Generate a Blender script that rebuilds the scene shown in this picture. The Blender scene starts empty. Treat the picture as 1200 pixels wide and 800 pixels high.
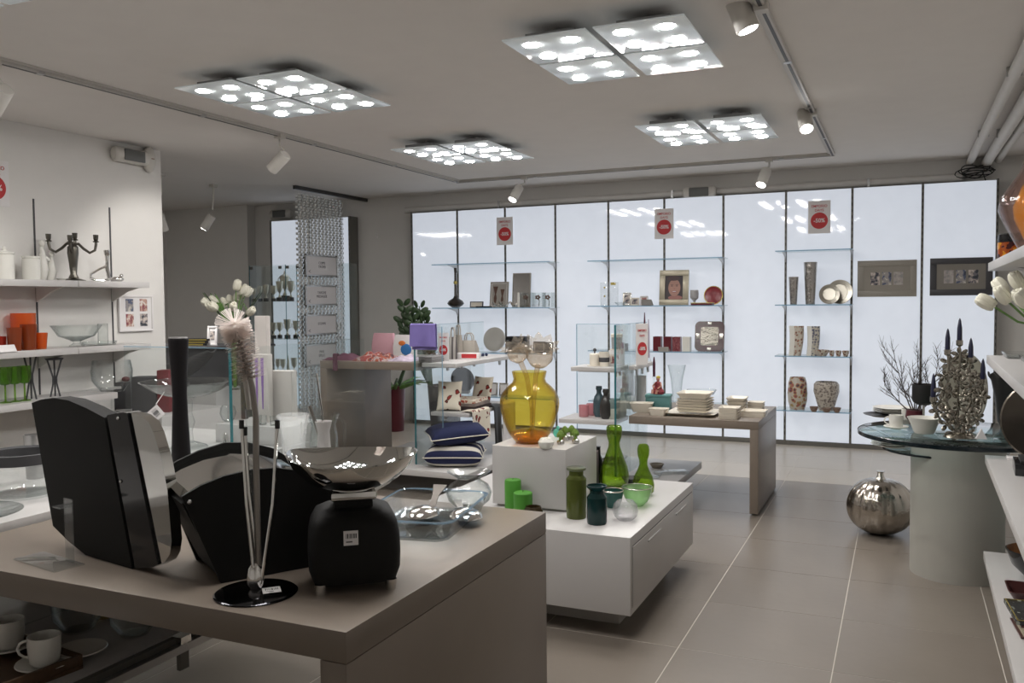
import bpy, bmesh, math, random
from mathutils import Vector, Matrix, Euler
random.seed(7)
R = math.radians
C = bpy.context.scene.collection
sc = bpy.context.scene

# ---------------------------------------------------------------- camera
FPX, PITCH, YAW, ROLL, EYE = 1015.13, .0462, .4226, -.0088, 1.44
_f0 = Vector((-math.sin(YAW), math.cos(YAW), 0)); _r0 = Vector((math.cos(YAW), math.sin(YAW), 0)); _u0 = Vector((0, 0, 1))
FW = _f0*math.cos(PITCH) - _u0*math.sin(PITCH); _u1 = _u0*math.cos(PITCH) + _f0*math.sin(PITCH)
RT = _r0*math.cos(ROLL) + _u1*math.sin(ROLL); UP = _u1*math.cos(ROLL) - _r0*math.sin(ROLL)
cd = bpy.data.cameras.new('camera'); cam = bpy.data.objects.new('camera', cd); C.objects.link(cam)
cd.sensor_width = 36; cd.lens = FPX/1200*36; cd.clip_start = .05
m = Matrix.Identity(4)
for i in range(3):
    m[i][0], m[i][1], m[i][2] = RT[i], UP[i], -FW[i]
m[2][3] = EYE
cam.matrix_world = m
sc.camera = cam

# ---------------------------------------------------------------- world, exposure
w = bpy.data.worlds.new('world'); sc.world = w; w.use_nodes = True
w.node_tree.nodes['Background'].inputs[0].default_value = (.5, .52, .55, 1)
w.node_tree.nodes['Background'].inputs[1].default_value = .1
sc.view_settings.view_transform = 'Standard'; sc.view_settings.look = 'None'
sc.view_settings.exposure = 0.25; sc.view_settings.gamma = 1.0; sc.view_settings.use_curve_mapping = False
sc.cycles.max_bounces = 10; sc.cycles.transparent_max_bounces = 40; sc.cycles.transmission_bounces = 10
sc.cycles.caustics_refractive = False; sc.cycles.caustics_reflective = False
sc.cycles.sample_clamp_indirect = 8.0

LED = 106.0          # radiance of the ceiling light discs
PANEL = .44         # radiance of the backlit wall
SPOT = 26.0         # watts of each track spotlight

# ---------------------------------------------------------------- placement: where the line of sight to a photo point meets a real surface
def ray(u, v): return FW + RT*((u-600)/FPX) - UP*((v-400)/FPX)
def onz(u, v, z):
    d = ray(u, v); t = (z-EYE)/d.z; return Vector((d.x*t, d.y*t, z))
def ony(u, v, y):
    d = ray(u, v); t = y/d.y; return Vector((d.x*t, y, EYE+d.z*t))
def onx(u, v, x):
    d = ray(u, v); t = x/d.x; return Vector((x, d.y*t, EYE+d.z*t))
def px(p): return (Vector(p)-Vector((0, 0, EYE))).dot(FW)/FPX      # metres per photo pixel at a point
def at(u, y, z):
    x0 = ony(u, 400, y).x
    for _ in range(4):
        P = Vector((x0, y, z-EYE)); d = P.dot(FW); uu = 600+FPX*P.dot(RT)/d
        x0 += (u-uu)*d/FPX/.95
    return Vector((x0, y, z))

# ---------------------------------------------------------------- materials
MT = {}
def mat(name, col, rough=.5, metal=0., bump=0., bscale=40., vary=0., vscale=6., emit=None, es=0., spec=.5, coat=0., trans=0.):
    if name in MT: return MT[name]
    m = bpy.data.materials.new(name); m.use_nodes = True; MT[name] = m
    n = m.node_tree.nodes; l = m.node_tree.links; b = n['Principled BSDF']
    b.inputs['Base Color'].default_value = (*col, 1); b.inputs['Roughness'].default_value = rough
    b.inputs['Metallic'].default_value = metal; b.inputs['Specular IOR Level'].default_value = spec
    b.inputs['Coat Weight'].default_value = coat; b.inputs['Transmission Weight'].default_value = trans
    if emit: b.inputs['Emission Color'].default_value = (*emit, 1); b.inputs['Emission Strength'].default_value = es
    tc = n.new('ShaderNodeTexCoord')
    if bump:
        t = n.new('ShaderNodeTexNoise'); t.inputs['Scale'].default_value = bscale; t.inputs['Detail'].default_value = 3
        bm_ = n.new('ShaderNodeBump'); bm_.inputs['Strength'].default_value = bump; bm_.inputs['Distance'].default_value = .01
        l.new(tc.outputs['Object'], t.inputs['Vector']); l.new(t.outputs['Fac'], bm_.inputs['Height']); l.new(bm_.outputs['Normal'], b.inputs['Normal'])
    t = n.new('ShaderNodeTexNoise'); t.inputs['Scale'].default_value = vscale; t.inputs['Detail'].default_value = 4
    mx = n.new('ShaderNodeMix'); mx.data_type = 'RGBA'; mx.blend_type = 'MULTIPLY'
    v = vary or .05
    mx.inputs[6].default_value = (*col, 1)
    r = n.new('ShaderNodeMapRange'); r.inputs[3].default_value = 1-v*1.6; r.inputs[4].default_value = 1+v*1.6; r.clamp = False
    l.new(tc.outputs['Object'], t.inputs['Vector']); l.new(t.outputs['Fac'], r.inputs[0])
    l.new(r.outputs[0], mx.inputs[7]); mx.inputs[0].default_value = 1; l.new(mx.outputs[2], b.inputs['Base Color'])
    return m
def glass(name, col, rough=.04, ior=1.5, edge=None, body=0.0):
    """Clear or tinted glass: what is behind shows through, tinted once per wall, with a Fresnel reflection; body = cloudy scatter."""
    if name in MT: return MT[name]
    m = bpy.data.materials.new(name); m.use_nodes = True; MT[name] = m
    n = m.node_tree.nodes; l = m.node_tree.links; n.remove(n['Principled BSDF']); out = n['Material Output']
    tr = n.new('ShaderNodeBsdfTransparent'); gl = n.new('ShaderNodeBsdfGlossy'); gl.inputs['Roughness'].default_value = rough
    fr = n.new('ShaderNodeFresnel'); ge = n.new('ShaderNodeNewGeometry'); mr = n.new('ShaderNodeMapRange')
    mr.inputs[3].default_value = ior; mr.inputs[4].default_value = 1/ior      # same reflection on the way in and on the way out
    l.new(ge.outputs['Backfacing'], mr.inputs[0]); l.new(mr.outputs[0], fr.inputs['IOR'])
    tx = n.new('ShaderNodeTexNoise'); tx.inputs['Scale'].default_value = 5
    mx = n.new('ShaderNodeMix'); mx.data_type = 'RGBA'
    mx.inputs[6].default_value = (*[min(1, c*.97) for c in col], 1); mx.inputs[7].default_value = (*[min(1, c*1.03) for c in col], 1)
    l.new(tx.outputs['Fac'], mx.inputs[0])
    ed = edge or tuple(c**5*.85 for c in col)                                  # longer way through the wall at a glancing angle: more absorption
    lw = n.new('ShaderNodeLayerWeight'); lw.inputs['Blend'].default_value = .5; pw = n.new('ShaderNodeMath'); pw.operation = 'POWER'; pw.inputs[1].default_value = 3.0
    m2 = n.new('ShaderNodeMix'); m2.data_type = 'RGBA'; m2.inputs[7].default_value = (*ed, 1)
    l.new(lw.outputs['Facing'], pw.inputs[0]); l.new(pw.outputs[0], m2.inputs[0]); l.new(mx.outputs[2], m2.inputs[6]); l.new(m2.outputs[2], tr.inputs['Color'])
    s = n.new('ShaderNodeMixShader'); l.new(fr.outputs[0], s.inputs[0]); l.new(gl.outputs[0], s.inputs[2])
    src = tr
    if body:
        df = n.new('ShaderNodeBsdfDiffuse'); df.inputs['Color'].default_value = (*[c*.8 for c in col], 1)
        tl = n.new('ShaderNodeBsdfTranslucent'); tl.inputs['Color'].default_value = (*col, 1)
        a = n.new('ShaderNodeAddShader'); l.new(df.outputs[0], a.inputs[0]); l.new(tl.outputs[0], a.inputs[1])
        s2 = n.new('ShaderNodeMixShader'); s2.inputs[0].default_value = body
        l.new(tr.outputs[0], s2.inputs[1]); l.new(a.outputs[0], s2.inputs[2]); src = s2
    l.new(src.outputs[0], s.inputs[1]); l.new(s.outputs[0], out.inputs[0])
    return m
def ramp(name, kind, scale, stops, rough=.6, rand=1., vec='Object', metal=0.):
    """pattern material: a noise / voronoi / wave texture through hard colour stops"""
    if name in MT: return MT[name]
    m = bpy.data.materials.new(name); m.use_nodes = True; MT[name] = m
    n = m.node_tree.nodes; l = m.node_tree.links; b = n['Principled BSDF']; b.inputs['Roughness'].default_value = rough
    b.inputs['Metallic'].default_value = metal
    tc = n.new('ShaderNodeTexCoord'); cr = n.new('ShaderNodeValToRGB')
    if kind == 'voronoi':                                     # ragged spots, not round dots
        nz = n.new('ShaderNodeTexNoise'); nz.inputs['Scale'].default_value = scale*.8; ad = n.new('ShaderNodeVectorMath'); ad.operation = 'MULTIPLY_ADD'
        ad.inputs[1].default_value = (1.1/scale,)*3; l.new(tc.outputs[vec], nz.inputs['Vector']); l.new(nz.outputs['Color'], ad.inputs[0]); l.new(tc.outputs[vec], ad.inputs[2])
        src = ad.outputs[0]
    else: src = tc.outputs[vec]
    if kind == 'noise':
        t = n.new('ShaderNodeTexNoise'); t.inputs['Scale'].default_value = scale; t.inputs['Detail'].default_value = 2.5; o = t.outputs['Fac']
    elif kind == 'voronoi':
        t = n.new('ShaderNodeTexVoronoi'); t.inputs['Scale'].default_value = scale; t.inputs['Randomness'].default_value = rand; o = t.outputs['Distance']
    else:
        t = n.new('ShaderNodeTexWave'); t.inputs['Scale'].default_value = scale; t.bands_direction = kind[-1].upper(); o = t.outputs['Fac']
    l.new(src, t.inputs['Vector']); l.new(o, cr.inputs['Fac'])
    e = cr.color_ramp; e.interpolation = 'CONSTANT'
    while len(e.elements) < len(stops): e.elements.new(.5)
    for el, (p, c) in zip(e.elements, stops): el.position = p; el.color = (*c, 1)
    l.new(cr.outputs[0], b.inputs['Base Color'])
    return m

WALL = mat('wall_paint', (.72, .705, .68), .85, bump=.05, bscale=60, vary=.02)
CEIL = mat('ceiling_paint', (.78, .75, .72), .9, bump=.04, bscale=30, vary=.02)
WHITE = mat('white_laminate', (.53, .515, .505), .35, vary=.015)
TAN = mat('taupe_laminate', (.205, .168, .136), .36, vary=.04, vscale=9)
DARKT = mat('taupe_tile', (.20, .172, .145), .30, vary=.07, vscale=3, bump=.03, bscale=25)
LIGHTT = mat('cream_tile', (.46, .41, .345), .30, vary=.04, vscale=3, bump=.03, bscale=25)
GROUT = mat('grout', (.62, .58, .52), .9)
STEEL = mat('polished_steel', (.78, .77, .75), .12, 1.0)
SILVER = mat('silver', (.62, .60, .55), .25, 1.0, bump=.25, bscale=45)
BRUSHED = mat('brushed_aluminium', (.50, .50, .50), .35, .9)
GREY = mat('grey_profile', (.16, .155, .14), .5, .3)
BLACK = mat('black_plastic', (.012, .012, .012), .45, bump=.1, bscale=300)
GLOSSB = mat('gloss_black', (.012, .012, .014), .1)
DARKG = mat('charcoal', (.05, .05, .055), .5)
CERAM = mat('cream_ceramic', (.72, .67, .58), .3)
WCER = mat('white_porcelain', (.78, .77, .72), .2)
PAPER = mat('white_card', (.76, .74, .74), .7)
RED = mat('sale_red', (.50, .03, .035), .6)
DGREEN = mat('dark_leaf', (.03, .06, .022), .45, vary=.3, vscale=20)
GREENL = mat('leaf_green', (.12, .24, .06), .5, vary=.3, vscale=20)
CREAMF = mat('cream_petal', (.80, .78, .66), .55)
CLEAR = glass('clear_glass', (.965, .98, .975), edge=(.55, .60, .60))
SHEET = glass('sheet_glass', (.955, .975, .975), .01, edge=(.80, .88, .88))
EDGE = glass('glass_edge', (.10, .33, .36), .05, body=.35)
SEDGE = glass('glass_shelf_edge', (.45, .62, .72), .05, body=.3)

# ---------------------------------------------------------------- mesh building
class G:
    def __init__(s): s.b = bmesh.new()
    def box(s, x0, y0, z0, x1, y1, z1, bev=0., M=None):
        vs = [s.b.verts.new((x, y, z)) for z in (z0, z1) for y in (y0, y1) for x in (x0, x1)]
        fs = [s.b.faces.new([vs[i] for i in f]) for f in ((0, 2, 3, 1), (4, 5, 7, 6), (0, 1, 5, 4), (2, 6, 7, 3), (0, 4, 6, 2), (1, 3, 7, 5))]
        if bev:
            es = list({e for f in fs for e in f.edges})
            r = bmesh.ops.bevel(s.b, geom=es, offset=bev, segments=2, affect='EDGES', profile=.5)
            vs = list({v for f in r['faces'] for v in f.verts} | {v for v in vs if v.is_valid})
        if M is not None: bmesh.ops.transform(s.b, matrix=M, verts=vs)
        return s
    def lathe(s, prof, n=24, o=(0, 0, 0), M=None, sx=1., sy=1.):
        rings = []; vs = []
        for r, z in prof:
            if r < 1e-5: rg = [s.b.verts.new((o[0], o[1], o[2]+z))]
            else: rg = [s.b.verts.new((o[0]+sx*r*math.cos(2*math.pi*k/n), o[1]+sy*r*math.sin(2*math.pi*k/n), o[2]+z)) for k in range(n)]
            rings.append(rg); vs += rg
        for a, b in zip(rings, rings[1:]):
            for k in range(n):
                k2 = (k+1) % n
                if len(a) == 1 and len(b) == 1: continue
                if len(a) == 1: s.b.faces.new((a[0], b[k2], b[k]))
                elif len(b) == 1: s.b.faces.new((a[k], a[k2], b[0]))
                else: s.b.faces.new((a[k], a[k2], b[k2], b[k]))
        if M is not None: bmesh.ops.transform(s.b, matrix=M, verts=vs)
        return s
    def solid(s, prof, n=24, o=(0, 0, 0), **k):
        return s.lathe([(0, prof[0][1])]+list(prof)+[(0, prof[-1][1])], n, o, **k)
    def shell(s, prof, t, n=24, o=(0, 0, 0), base=None, **k):
        base = t*1.5 if base is None else base
        z0 = prof[0][1]
        inner = [(max(r-t, .0005), max(z, z0+base)) for r, z in reversed(prof)]
        return s.lathe([(0, z0)]+list(prof)+inner+[(0, z0+base)], n, o, **k)
    def tube(s, pts, r, n=8, caps=True):
        pts = [Vector(p) for p in pts]; rs = r if isinstance(r, (list, tuple)) else [r]*len(pts)
        rings = []; nrm = None
        for i, p in enumerate(pts):
            t = (pts[min(i+1, len(pts)-1)]-pts[max(i-1, 0)]).normalized()
            if nrm is None:
                nrm = t.orthogonal().normalized()
            else:
                nrm = (nrm - t*nrm.dot(t)); nrm = nrm.normalized() if nrm.length > 1e-6 else t.orthogonal().normalized()
            bn = t.cross(nrm)
            rings.append([s.b.verts.new(p + (nrm*math.cos(2*math.pi*k/n)+bn*math.sin(2*math.pi*k/n))*rs[i]) for k in range(n)])
        for a, b in zip(rings, rings[1:]):
            for k in range(n): s.b.faces.new((a[k], a[(k+1) % n], b[(k+1) % n], b[k]))
        if caps: s.b.faces.new(rings[0][::-1]); s.b.faces.new(rings[-1])
        return s
    def prism(s, poly, a, b, axis='y', M=None):
        f = {'y': lambda p, d: (p[0], d, p[1]), 'x': lambda p, d: (d, p[0], p[1]), 'z': lambda p, d: (p[0], p[1], d)}[axis]
        A = [s.b.verts.new(f(p, a)) for p in poly]; B = [s.b.verts.new(f(p, b)) for p in poly]; n = len(poly)
        s.b.faces.new(A); s.b.faces.new(B[::-1])
        for k in range(n): s.b.faces.new((A[k], B[k], B[(k+1) % n], A[(k+1) % n]))
        if M is not None: bmesh.ops.transform(s.b, matrix=M, verts=A+B)
        return s
    def ell(s, c, r, n=14, m=8, M=None):
        prof = [(math.sin(math.pi*i/m), -math.cos(math.pi*i/m)) for i in range(m+1)]
        MM = Matrix.Translation(c) @ (M or Matrix.Identity(4)) @ Matrix.Diagonal((r[0], r[1], r[2], 1))
        return s.lathe([(max(0, a if 0 < i < m else 0), b) for i, (a, b) in enumerate(prof)], n, M=MM)
    def grid(s, nx, ny, fn, thick=0.):
        vs = [[s.b.verts.new(fn(i/nx, j/ny)) for i in range(nx+1)] for j in range(ny+1)]
        fs = [s.b.faces.new((vs[j][i], vs[j][i+1], vs[j+1][i+1], vs[j+1][i])) for j in range(ny) for i in range(nx)]
        if thick:
            bmesh.ops.recalc_face_normals(s.b, faces=fs)
            bmesh.ops.solidify(s.b, geom=fs, thickness=thick)
        return s
    def mesh(s, name, mt, smooth=True, ang=35):
        bmesh.ops.recalc_face_normals(s.b, faces=s.b.faces)
        me = bpy.data.meshes.new(name); s.b.to_mesh(me); s.b.free()
        for x in (mt if isinstance(mt, (list, tuple)) else [mt]): me.materials.append(x)
        if smooth:
            me.polygons.foreach_set('use_smooth', [True]*len(me.polygons)); me.set_sharp_from_angle(angle=R(ang))
        return me
    def ob(s, name, mt, parent=None, loc=(0, 0, 0), rot=(0, 0, 0), **k):
        o = bpy.data.objects.new(name, s.mesh(name, mt, **k)); C.objects.link(o)
        o.location = loc; o.rotation_euler = rot
        if parent is not None: o.parent = parent
        return o

def tag(o, label, cat, group=None):
    o['label'] = label; o['category'] = cat
    if group: o['group'] = group
    return o
def thing(name, label, cat, loc=(0, 0, 0), rz=0., group=None, rot=None):
    o = bpy.data.objects.new(name, None); C.objects.link(o); o.empty_display_size = .05
    o.location = loc; o.rotation_euler = rot or (0, 0, rz)
    return tag(o, label, cat, group)
def one(name, label, cat, g, mt, loc=(0, 0, 0), rz=0., group=None, rot=None, **k):
    return tag(g.ob(name, mt, None, loc, rot or (0, 0, rz), **k), label, cat, group)
def struct(name, g, mt, parent=None, loc=(0, 0, 0)):
    o = g.ob(name, mt, parent, loc)
    if parent is None: o['kind'] = 'structure'
    return o
def dup(src, loc, label=None, rz=None, group=None):
    c = src.copy(); C.objects.link(c); c.location = loc
    if rz is not None: c.rotation_euler = (0, 0, rz)
    if label: c['label'] = label
    if group: c['group'] = group
    for ch in list(src.children):
        d = ch.copy(); C.objects.link(d); d.parent = c
        for h in list(ch.children):
            e = h.copy(); C.objects.link(e); e.parent = d
    return c
def text(body, size, mt, parent, loc, rot=(R(90), 0, 0), bold=0., name='lettering', sx=1.):
    cu = bpy.data.curves.new(name, 'FONT'); cu.body = body; cu.size = size; cu.align_x = 'CENTER'; cu.align_y = 'CENTER'
    cu.extrude = .0006; cu.offset = bold; cu.resolution_u = 3; cu.materials.append(mt)
    tmp = bpy.data.objects.new(name, cu); me = bpy.data.meshes.new_from_object(tmp); bpy.data.objects.remove(tmp)
    if not me.materials: me.materials.append(mt)
    o = bpy.data.objects.new(name, me); C.objects.link(o); o.parent = parent; o.location = loc; o.rotation_euler = rot; o.scale = (sx, 1, 1); o['kind'] = 'stuff'
    return o
def RZ(a): return Matrix.Rotation(a, 4, 'Z')
def TR(*v): return Matrix.Translation(v)

# ---------------------------------------------------------------- the room
XR, XL, YB, YF, H = 1.12, -9.2, 9.08, -1.5, 2.72
fl = struct('floor', G().box(XL-.1, YF-.1, -.06, XR+.1, YB+.1, -.001), GROUT)
TX, TY, TS = -.83, 3.50, .602
tile_dark = G().box(.002, .002, -.003, TS-.002, TS-.002, 0.).mesh('tile', DARKT, smooth=False)
tile_light = G().box(.002, .002, -.003, TS-.002, TS-.002, 0.).mesh('tile', LIGHTT, smooth=False)
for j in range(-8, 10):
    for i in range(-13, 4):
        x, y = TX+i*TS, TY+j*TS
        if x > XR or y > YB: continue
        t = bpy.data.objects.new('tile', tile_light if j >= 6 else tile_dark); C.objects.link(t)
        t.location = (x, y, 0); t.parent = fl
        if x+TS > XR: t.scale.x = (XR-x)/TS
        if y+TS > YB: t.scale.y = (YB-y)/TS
struct('ceiling', G().box(XL-.1, YF-.1, H, XR+.1, YB+.1, H+.1), CEIL)
struct('wall_back', G().box(XL, YB, 0, XR, YB+.1, H), WALL)
struct('wall_right', G().box(XR, YF, 0, XR+.1, YB+.1, H), WALL)
struct('wall_front', G().box(XL, YF-.1, 0, XR, YF, H), WALL)
struct('wall_far_left', G().box(XL-.1, YF, 0, XL, YB, H), WALL)
struct('wall_right_pier', G().box(.82, YF, 0, XR, 5.6, H), WALL)
struct('wall_left', G().box(-5.9, YF, 0, -5.65, 5.45, H), WALL)
struct('wall_back_pier', G().box(-9.2, 8.93, 0, -7.78, YB, H), WALL)

# pipes
def pipe(label, pts, r, grp):
    t = thing('pipe', label, 'pipe', pts[0], 0, grp); o = Vector(pts[0])
    G().tube([Vector(p)-o for p in pts], r, 12).ob('tube', mat('pipe_paint', (.70, .68, .65), .5), t)
    return t
PG = 'painted pipes under the ceiling'
for lab, u, r in (('thin white pipe along the ceiling, furthest from the right wall', 1137, .034), ('thickest white pipe, the middle of three on the ceiling', 1157, .044), ('thin white pipe in the corner of ceiling and right wall', 1171, .03)):
    p = ony(u, 195, 9.0); z = H-r-.006
    x = at(u, 9.0, z).x
    t = pipe(lab, [(x, 9.06, z), (x, YF+.02, z)], r, PG)
    for y in (7.6, 5.6, 3.6): G().box(-r*1.15, y-9.06-.012, -r*.4, r*1.15, y-9.06+.012, r+.004).ob('pipe_clip', BRUSHED, t)
t = pipe('long white pipe along the back wall above the lit panels', [(-5.45, 9.035, 2.545), (.5, 9.035, 2.545)], .036, PG)
for x in (-4.2, -2.2, -.3): G().box(x+5.45-.012, -.04, -.04, x+5.45+.012, .042, .04).ob('pipe_clip', BRUSHED, t)
# loose cable in the corner
pts = []
c0 = ony(1143, 201, 8.98)
for k in range(90):
    a = k*.42; pts.append((c0.x+.05*math.sin(k*.21)+.11*math.cos(a)*(1+.45*math.sin(k*.19)), c0.y+.03*math.sin(k*.33), c0.z+.02*math.cos(k*.27)+.035*math.sin(a)*(1+.6*math.cos(k*.31))))
e = ony(1189, 222, YB-.02)
for k in range(1, 13):
    f = k/12; pts.append((pts[89][0]*(1-f)+e.x*f, pts[89][1]*(1-f)+e.y*f, pts[89][2]*(1-f)+e.z*f-.22*math.sin(math.pi*f)))
one('cable', 'black cable coiled loosely above the last lit wall panel', 'cable', G().tube([Vector(p)-c0 for p in pts], .005, 5), BLACK, c0)

# ---------------------------------------------------------------- backlit wall
PX0, PW, PY, PZ0, PZ1 = -5.2854, .606, 8.90, .045, 2.487
LIT = mat('lit_acrylic', (.50, .52, .55), .04, emit=(.82, .885, 1.0), es=PANEL)
def backlit(x0, x1, label, grp):
    t = thing('backlit_panel', label, 'wall panel', ((x0+x1)/2, PY, 0), 0, grp); h = (x1-x0)/2-.011
    G().box(-h, 0, PZ0, h, .012, PZ1).ob('acrylic_face', LIT, t)
    G().box(-h, .012, PZ0, h, .17, PZ1).ob('light_box', WHITE, t)
def post(x, label, grp):
    t = thing('slotted_post', label, 'post', (x, PY, 0), 0, grp)
    G().box(-.010, -.010, 0.04, .010, .17, PZ1+.012).ob('profile', GREY, t)
    g = G()
    for k in range(40): g.box(-.003, -.0112, .1+k*.06, .003, -.0098, .13+k*.06)
    g.ob('slot_row', BLACK, t)['kind'] = 'stuff'
orders = ['first', 'second', 'third', 'fourth', 'fifth', 'sixth', 'seventh', 'eighth', 'ninth', 'tenth', 'eleventh']
what = ['behind the purple cloth, beside the plain grey wall', 'behind the picture of two brown goblets', 'behind the tall grey mirror and the orchid vases', 'empty, left of the acrylic frames', 'behind the portrait photograph, its left half', 'behind the red plate',
        'empty, above the taupe table end', 'behind the two silver vases', 'behind the greige triple frame', 'behind the charcoal triple frame']
for k in range(10): backlit(PX0+k*PW, PX0+(k+1)*PW, f'tall backlit white wall panel {what[k]}', 'backlit panels of the back wall')
for k in range(11): post(PX0+k*PW, f'slim grey slotted post, the {orders[k]} of eleven from the left on the lit wall', 'posts of the back wall')
one('plinth_strip', 'dark grey plinth strip under the row of lit panels', 'plinth', G().box(PX0-.02, PY-.012, 0, PX0+10*PW+.02, PY+.17, .04), GREY)
for k, lab in ((0, 'narrow backlit panel seen left of the metal curtain'), (1, 'narrow backlit panel partly behind the metal curtain')):
    backlit(-7.37+k*.60, -7.37+(k+1)*.60, lab, 'backlit panels by the trophies')
for k, lab in enumerate(('slim grey post at the outer edge of the trophy-side panels', 'slim grey post between the two trophy-side panels', 'slim grey post right of the metal curtain')):
    post(-7.37+k*.60, lab, 'posts by the trophies')

# glass shelves on the panels
def glass_shelf(x0, x1, z, label, grp, d=.30, posts=()):
    t = thing('glass_shelf', label, 'shelf', ((x0+x1)/2, PY-.013, z), 0, grp); h = (x1-x0)/2
    G().box(-h, -d, -.010, h, -.004, 0).ob('glass_board', SHEET, t)
    G().box(-h, -d-.002, -.010, h, -d, 0).ob('board_edge', SEDGE, t)
    for p in posts:
        xx = p-(x0+x1)/2
        G().prism([(-.001, -.1), (-.001, -.011), (-d+.06, -.011), (-d*.5, -.024), (-.05, -.045), (-.02, -.07)], xx-.006, xx+.006, 'x').ob('bracket', BRUSHED, t)
P = lambda k: PX0+k*PW
zs1, zs2, zs3 = (1.865, 1.375, .878, .39), (1.857, 1.387, .922, .395), (1.90, 1.387, .90, .38)
nm = ['top', 'second', 'third', 'lowest']; SG = 'glass shelves on the lit wall'
for z, q in zip(zs1, nm): glass_shelf(P(1)-.17, P(3)+.05, z, f'{q} glass shelf on the lit wall behind the amber vase', SG, posts=(P(1), P(3)))
for z, q in zip(zs2, nm): glass_shelf(P(4)-.13, P(6)+.05, z, f'{q} glass shelf of the bay with the portrait photograph', SG, posts=(P(4), P(6)))
for z, q in zip(zs3, nm): glass_shelf(P(7)-.06, P(8)+.02, z, f'{q} glass shelf of the single bay with silver vases', SG, posts=(P(7), P(8)))

# ---------------------------------------------------------------- ceiling lights
PANE = mat('frosted_pane', (.60, .65, .66), .12, emit=(.9, .97, 1), es=.10)
DISC = mat('led_disc', (.9, .9, .9), .5, emit=(1, .97, .94), es=LED)
HOUS = mat('lamp_housing', (.25, .25, .25), .6)
def ceiling_light(cx, cy, label, gx=.035, gy=.03):
    t = thing('ceiling_light', label, 'ceiling light', (cx, cy, H), 0, 'four-pane ceiling lights')
    w_, d_ = .405, .43
    for sx in (-1, 1):
        for sy in (-1, 1):
            ox, oy = sx*(w_+gx)/2, sy*(d_+gy)/2
            p = G().box(-w_/2, -d_/2, 0, w_/2, d_/2, .008, .002).ob('glass_pane', PANE, t, (ox, oy, -.085))
            for ax in (-1, 1):
                for ay in (-1, 1):
                    G().solid([(.036, -.004), (.038, -.0005)], 20).ob('led_disc', DISC, p, (ax*.1, ay*.105, 0))
            G().box(ox-.12, oy-.13, -.075, ox+.12, oy+.13, -.04).ob('housing', HOUS, t)
            G().tube([(ox, oy, -.035), (ox, oy, 0)], .02, 10).ob('hanger', BRUSHED, t)
ceiling_light(-1.27, 4.12, 'four-pane ceiling light nearest the right-hand track, large and close')
ceiling_light(-3.27, 4.12, 'four-pane ceiling light above the brush and the chrome bowl')
ceiling_light(-1.27, 6.30, 'far four-pane ceiling light above the low white platform')
ceiling_light(-3.25, 6.32, 'far four-pane ceiling light near the corner of the light track')
ceiling_light(-7.45, 4.12, 'added four-pane ceiling light brightening the recess, unseen behind the side wall')  # unseen extra lamp, added to brighten the recess walls
ceiling_light(-1.27, 1.94, 'four-pane ceiling light right above the near table, over the top of the picture')
ceiling_light(-3.27, 1.94, 'four-pane ceiling light above the white wall shelves, over the top of the picture')

# ---------------------------------------------------------------- light track and spots
TRK = mat('track_white', (.58, .56, .53), .5)
def track(p0, p1, label):
    p0, p1 = Vector(p0), Vector(p1); d = (p1-p0); L = d.length; a = math.atan2(d.y, d.x)
    t = thing('light_track', label, 'light track', p0, a, 'spotlight tracks on the ceiling')
    G().box(0, -.019, -.026, L, .019, 0).ob('track_body', TRK, t)
    G().box(0, -.008, -.0275, L, .008, -.0255).ob('track_slot', DARKG, t)
    G().box(0, -.04, -.012, L, -.022, 0).ob('cable_cover', TRK, t)
    k = .9
    while k < L:
        G().box(k-.02, -.0195, -.028, k+.02, .0195, 0).ob('joint_clip', BRUSHED, t); k += 1.2
track((-4.28, YF+.3, H), (-4.28, 8.15, H), 'long white spotlight track running along the left half of the ceiling')
track((-4.30, 8.18, H), (-.55, 8.18, H), 'white spotlight track crossing the ceiling before the lit wall')
track((-.565, 8.16, H), (-.565, YF+.3, H), 'white spotlight track beside the pipes with a dark slot')
LENS = mat('spot_lens', (.9, .9, .9), .4, emit=(1, .98, .95), es=25)
SPW = mat('spot_white', (.62, .60, .56), .5)
def spot(base, head, d, label, r=.047, L=.17, power=SPOT, lit=True, size=58):
    base, head, d = Vector(base), Vector(head), Vector(d).normalized()
    t = thing('track_spotlight', label, 'spotlight', base, 0, 'track spotlights'); h = head-base
    q = d.to_track_quat('-Z', 'Y'); tail = h-d*L*.35
    o = G().solid([(r, -L*.65), (r, L*.3), (r*.9, L*.35)], 20).ob('lamp_head', SPW, t); o.location = h; o.rotation_mode = 'QUATERNION'; o.rotation_quaternion = q
    l_ = G().solid([(r*.82, -L*.65-.002), (r*.82, -L*.65+.001)], 20).ob('lens', LENS, o)
    G().tube([(0, 0, 0), (0, 0, h.z*.35), tail*.8], .009, 8).ob('arm', SPW, t)
    G().box(-.03, -.03, -.012, .03, .03, .03).ob('adapter', SPW, t)
    if lit:
        ld = bpy.data.lights.new('spot_beam', 'SPOT'); ld.energy = power; ld.spot_size = R(size); ld.spot_blend = .6; ld.shadow_soft_size = .02; ld.color = (1, .96, .91)
        lo = bpy.data.objects.new('spot_beam', ld); C.objects.link(lo); lo.parent = t; lo.location = h+d*(L*.65+.02); lo.rotation_mode = 'QUATERNION'; lo.rotation_quaternion = q
    return t
def on_track_x(u, v, x, ub): return Vector((x, onx(u, v, x).y, H-.03)), None
b = Vector((-4.28, onx(328, 163, -4.28).y, H-.03)); spot(b, onx(329, 187, -4.26), (-.70, .02, -.52), 'white track spotlight aimed at the wall shelves with candelabra', power=30, size=75)
b = Vector((-4.28, onx(-8, 95, -4.28).y, H-.03)); spot(b, b+Vector((-.02, .05, -.16)), (-.72, .1, -.55), 'white track spotlight cut off at the picture edge', power=22, size=75)
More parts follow.
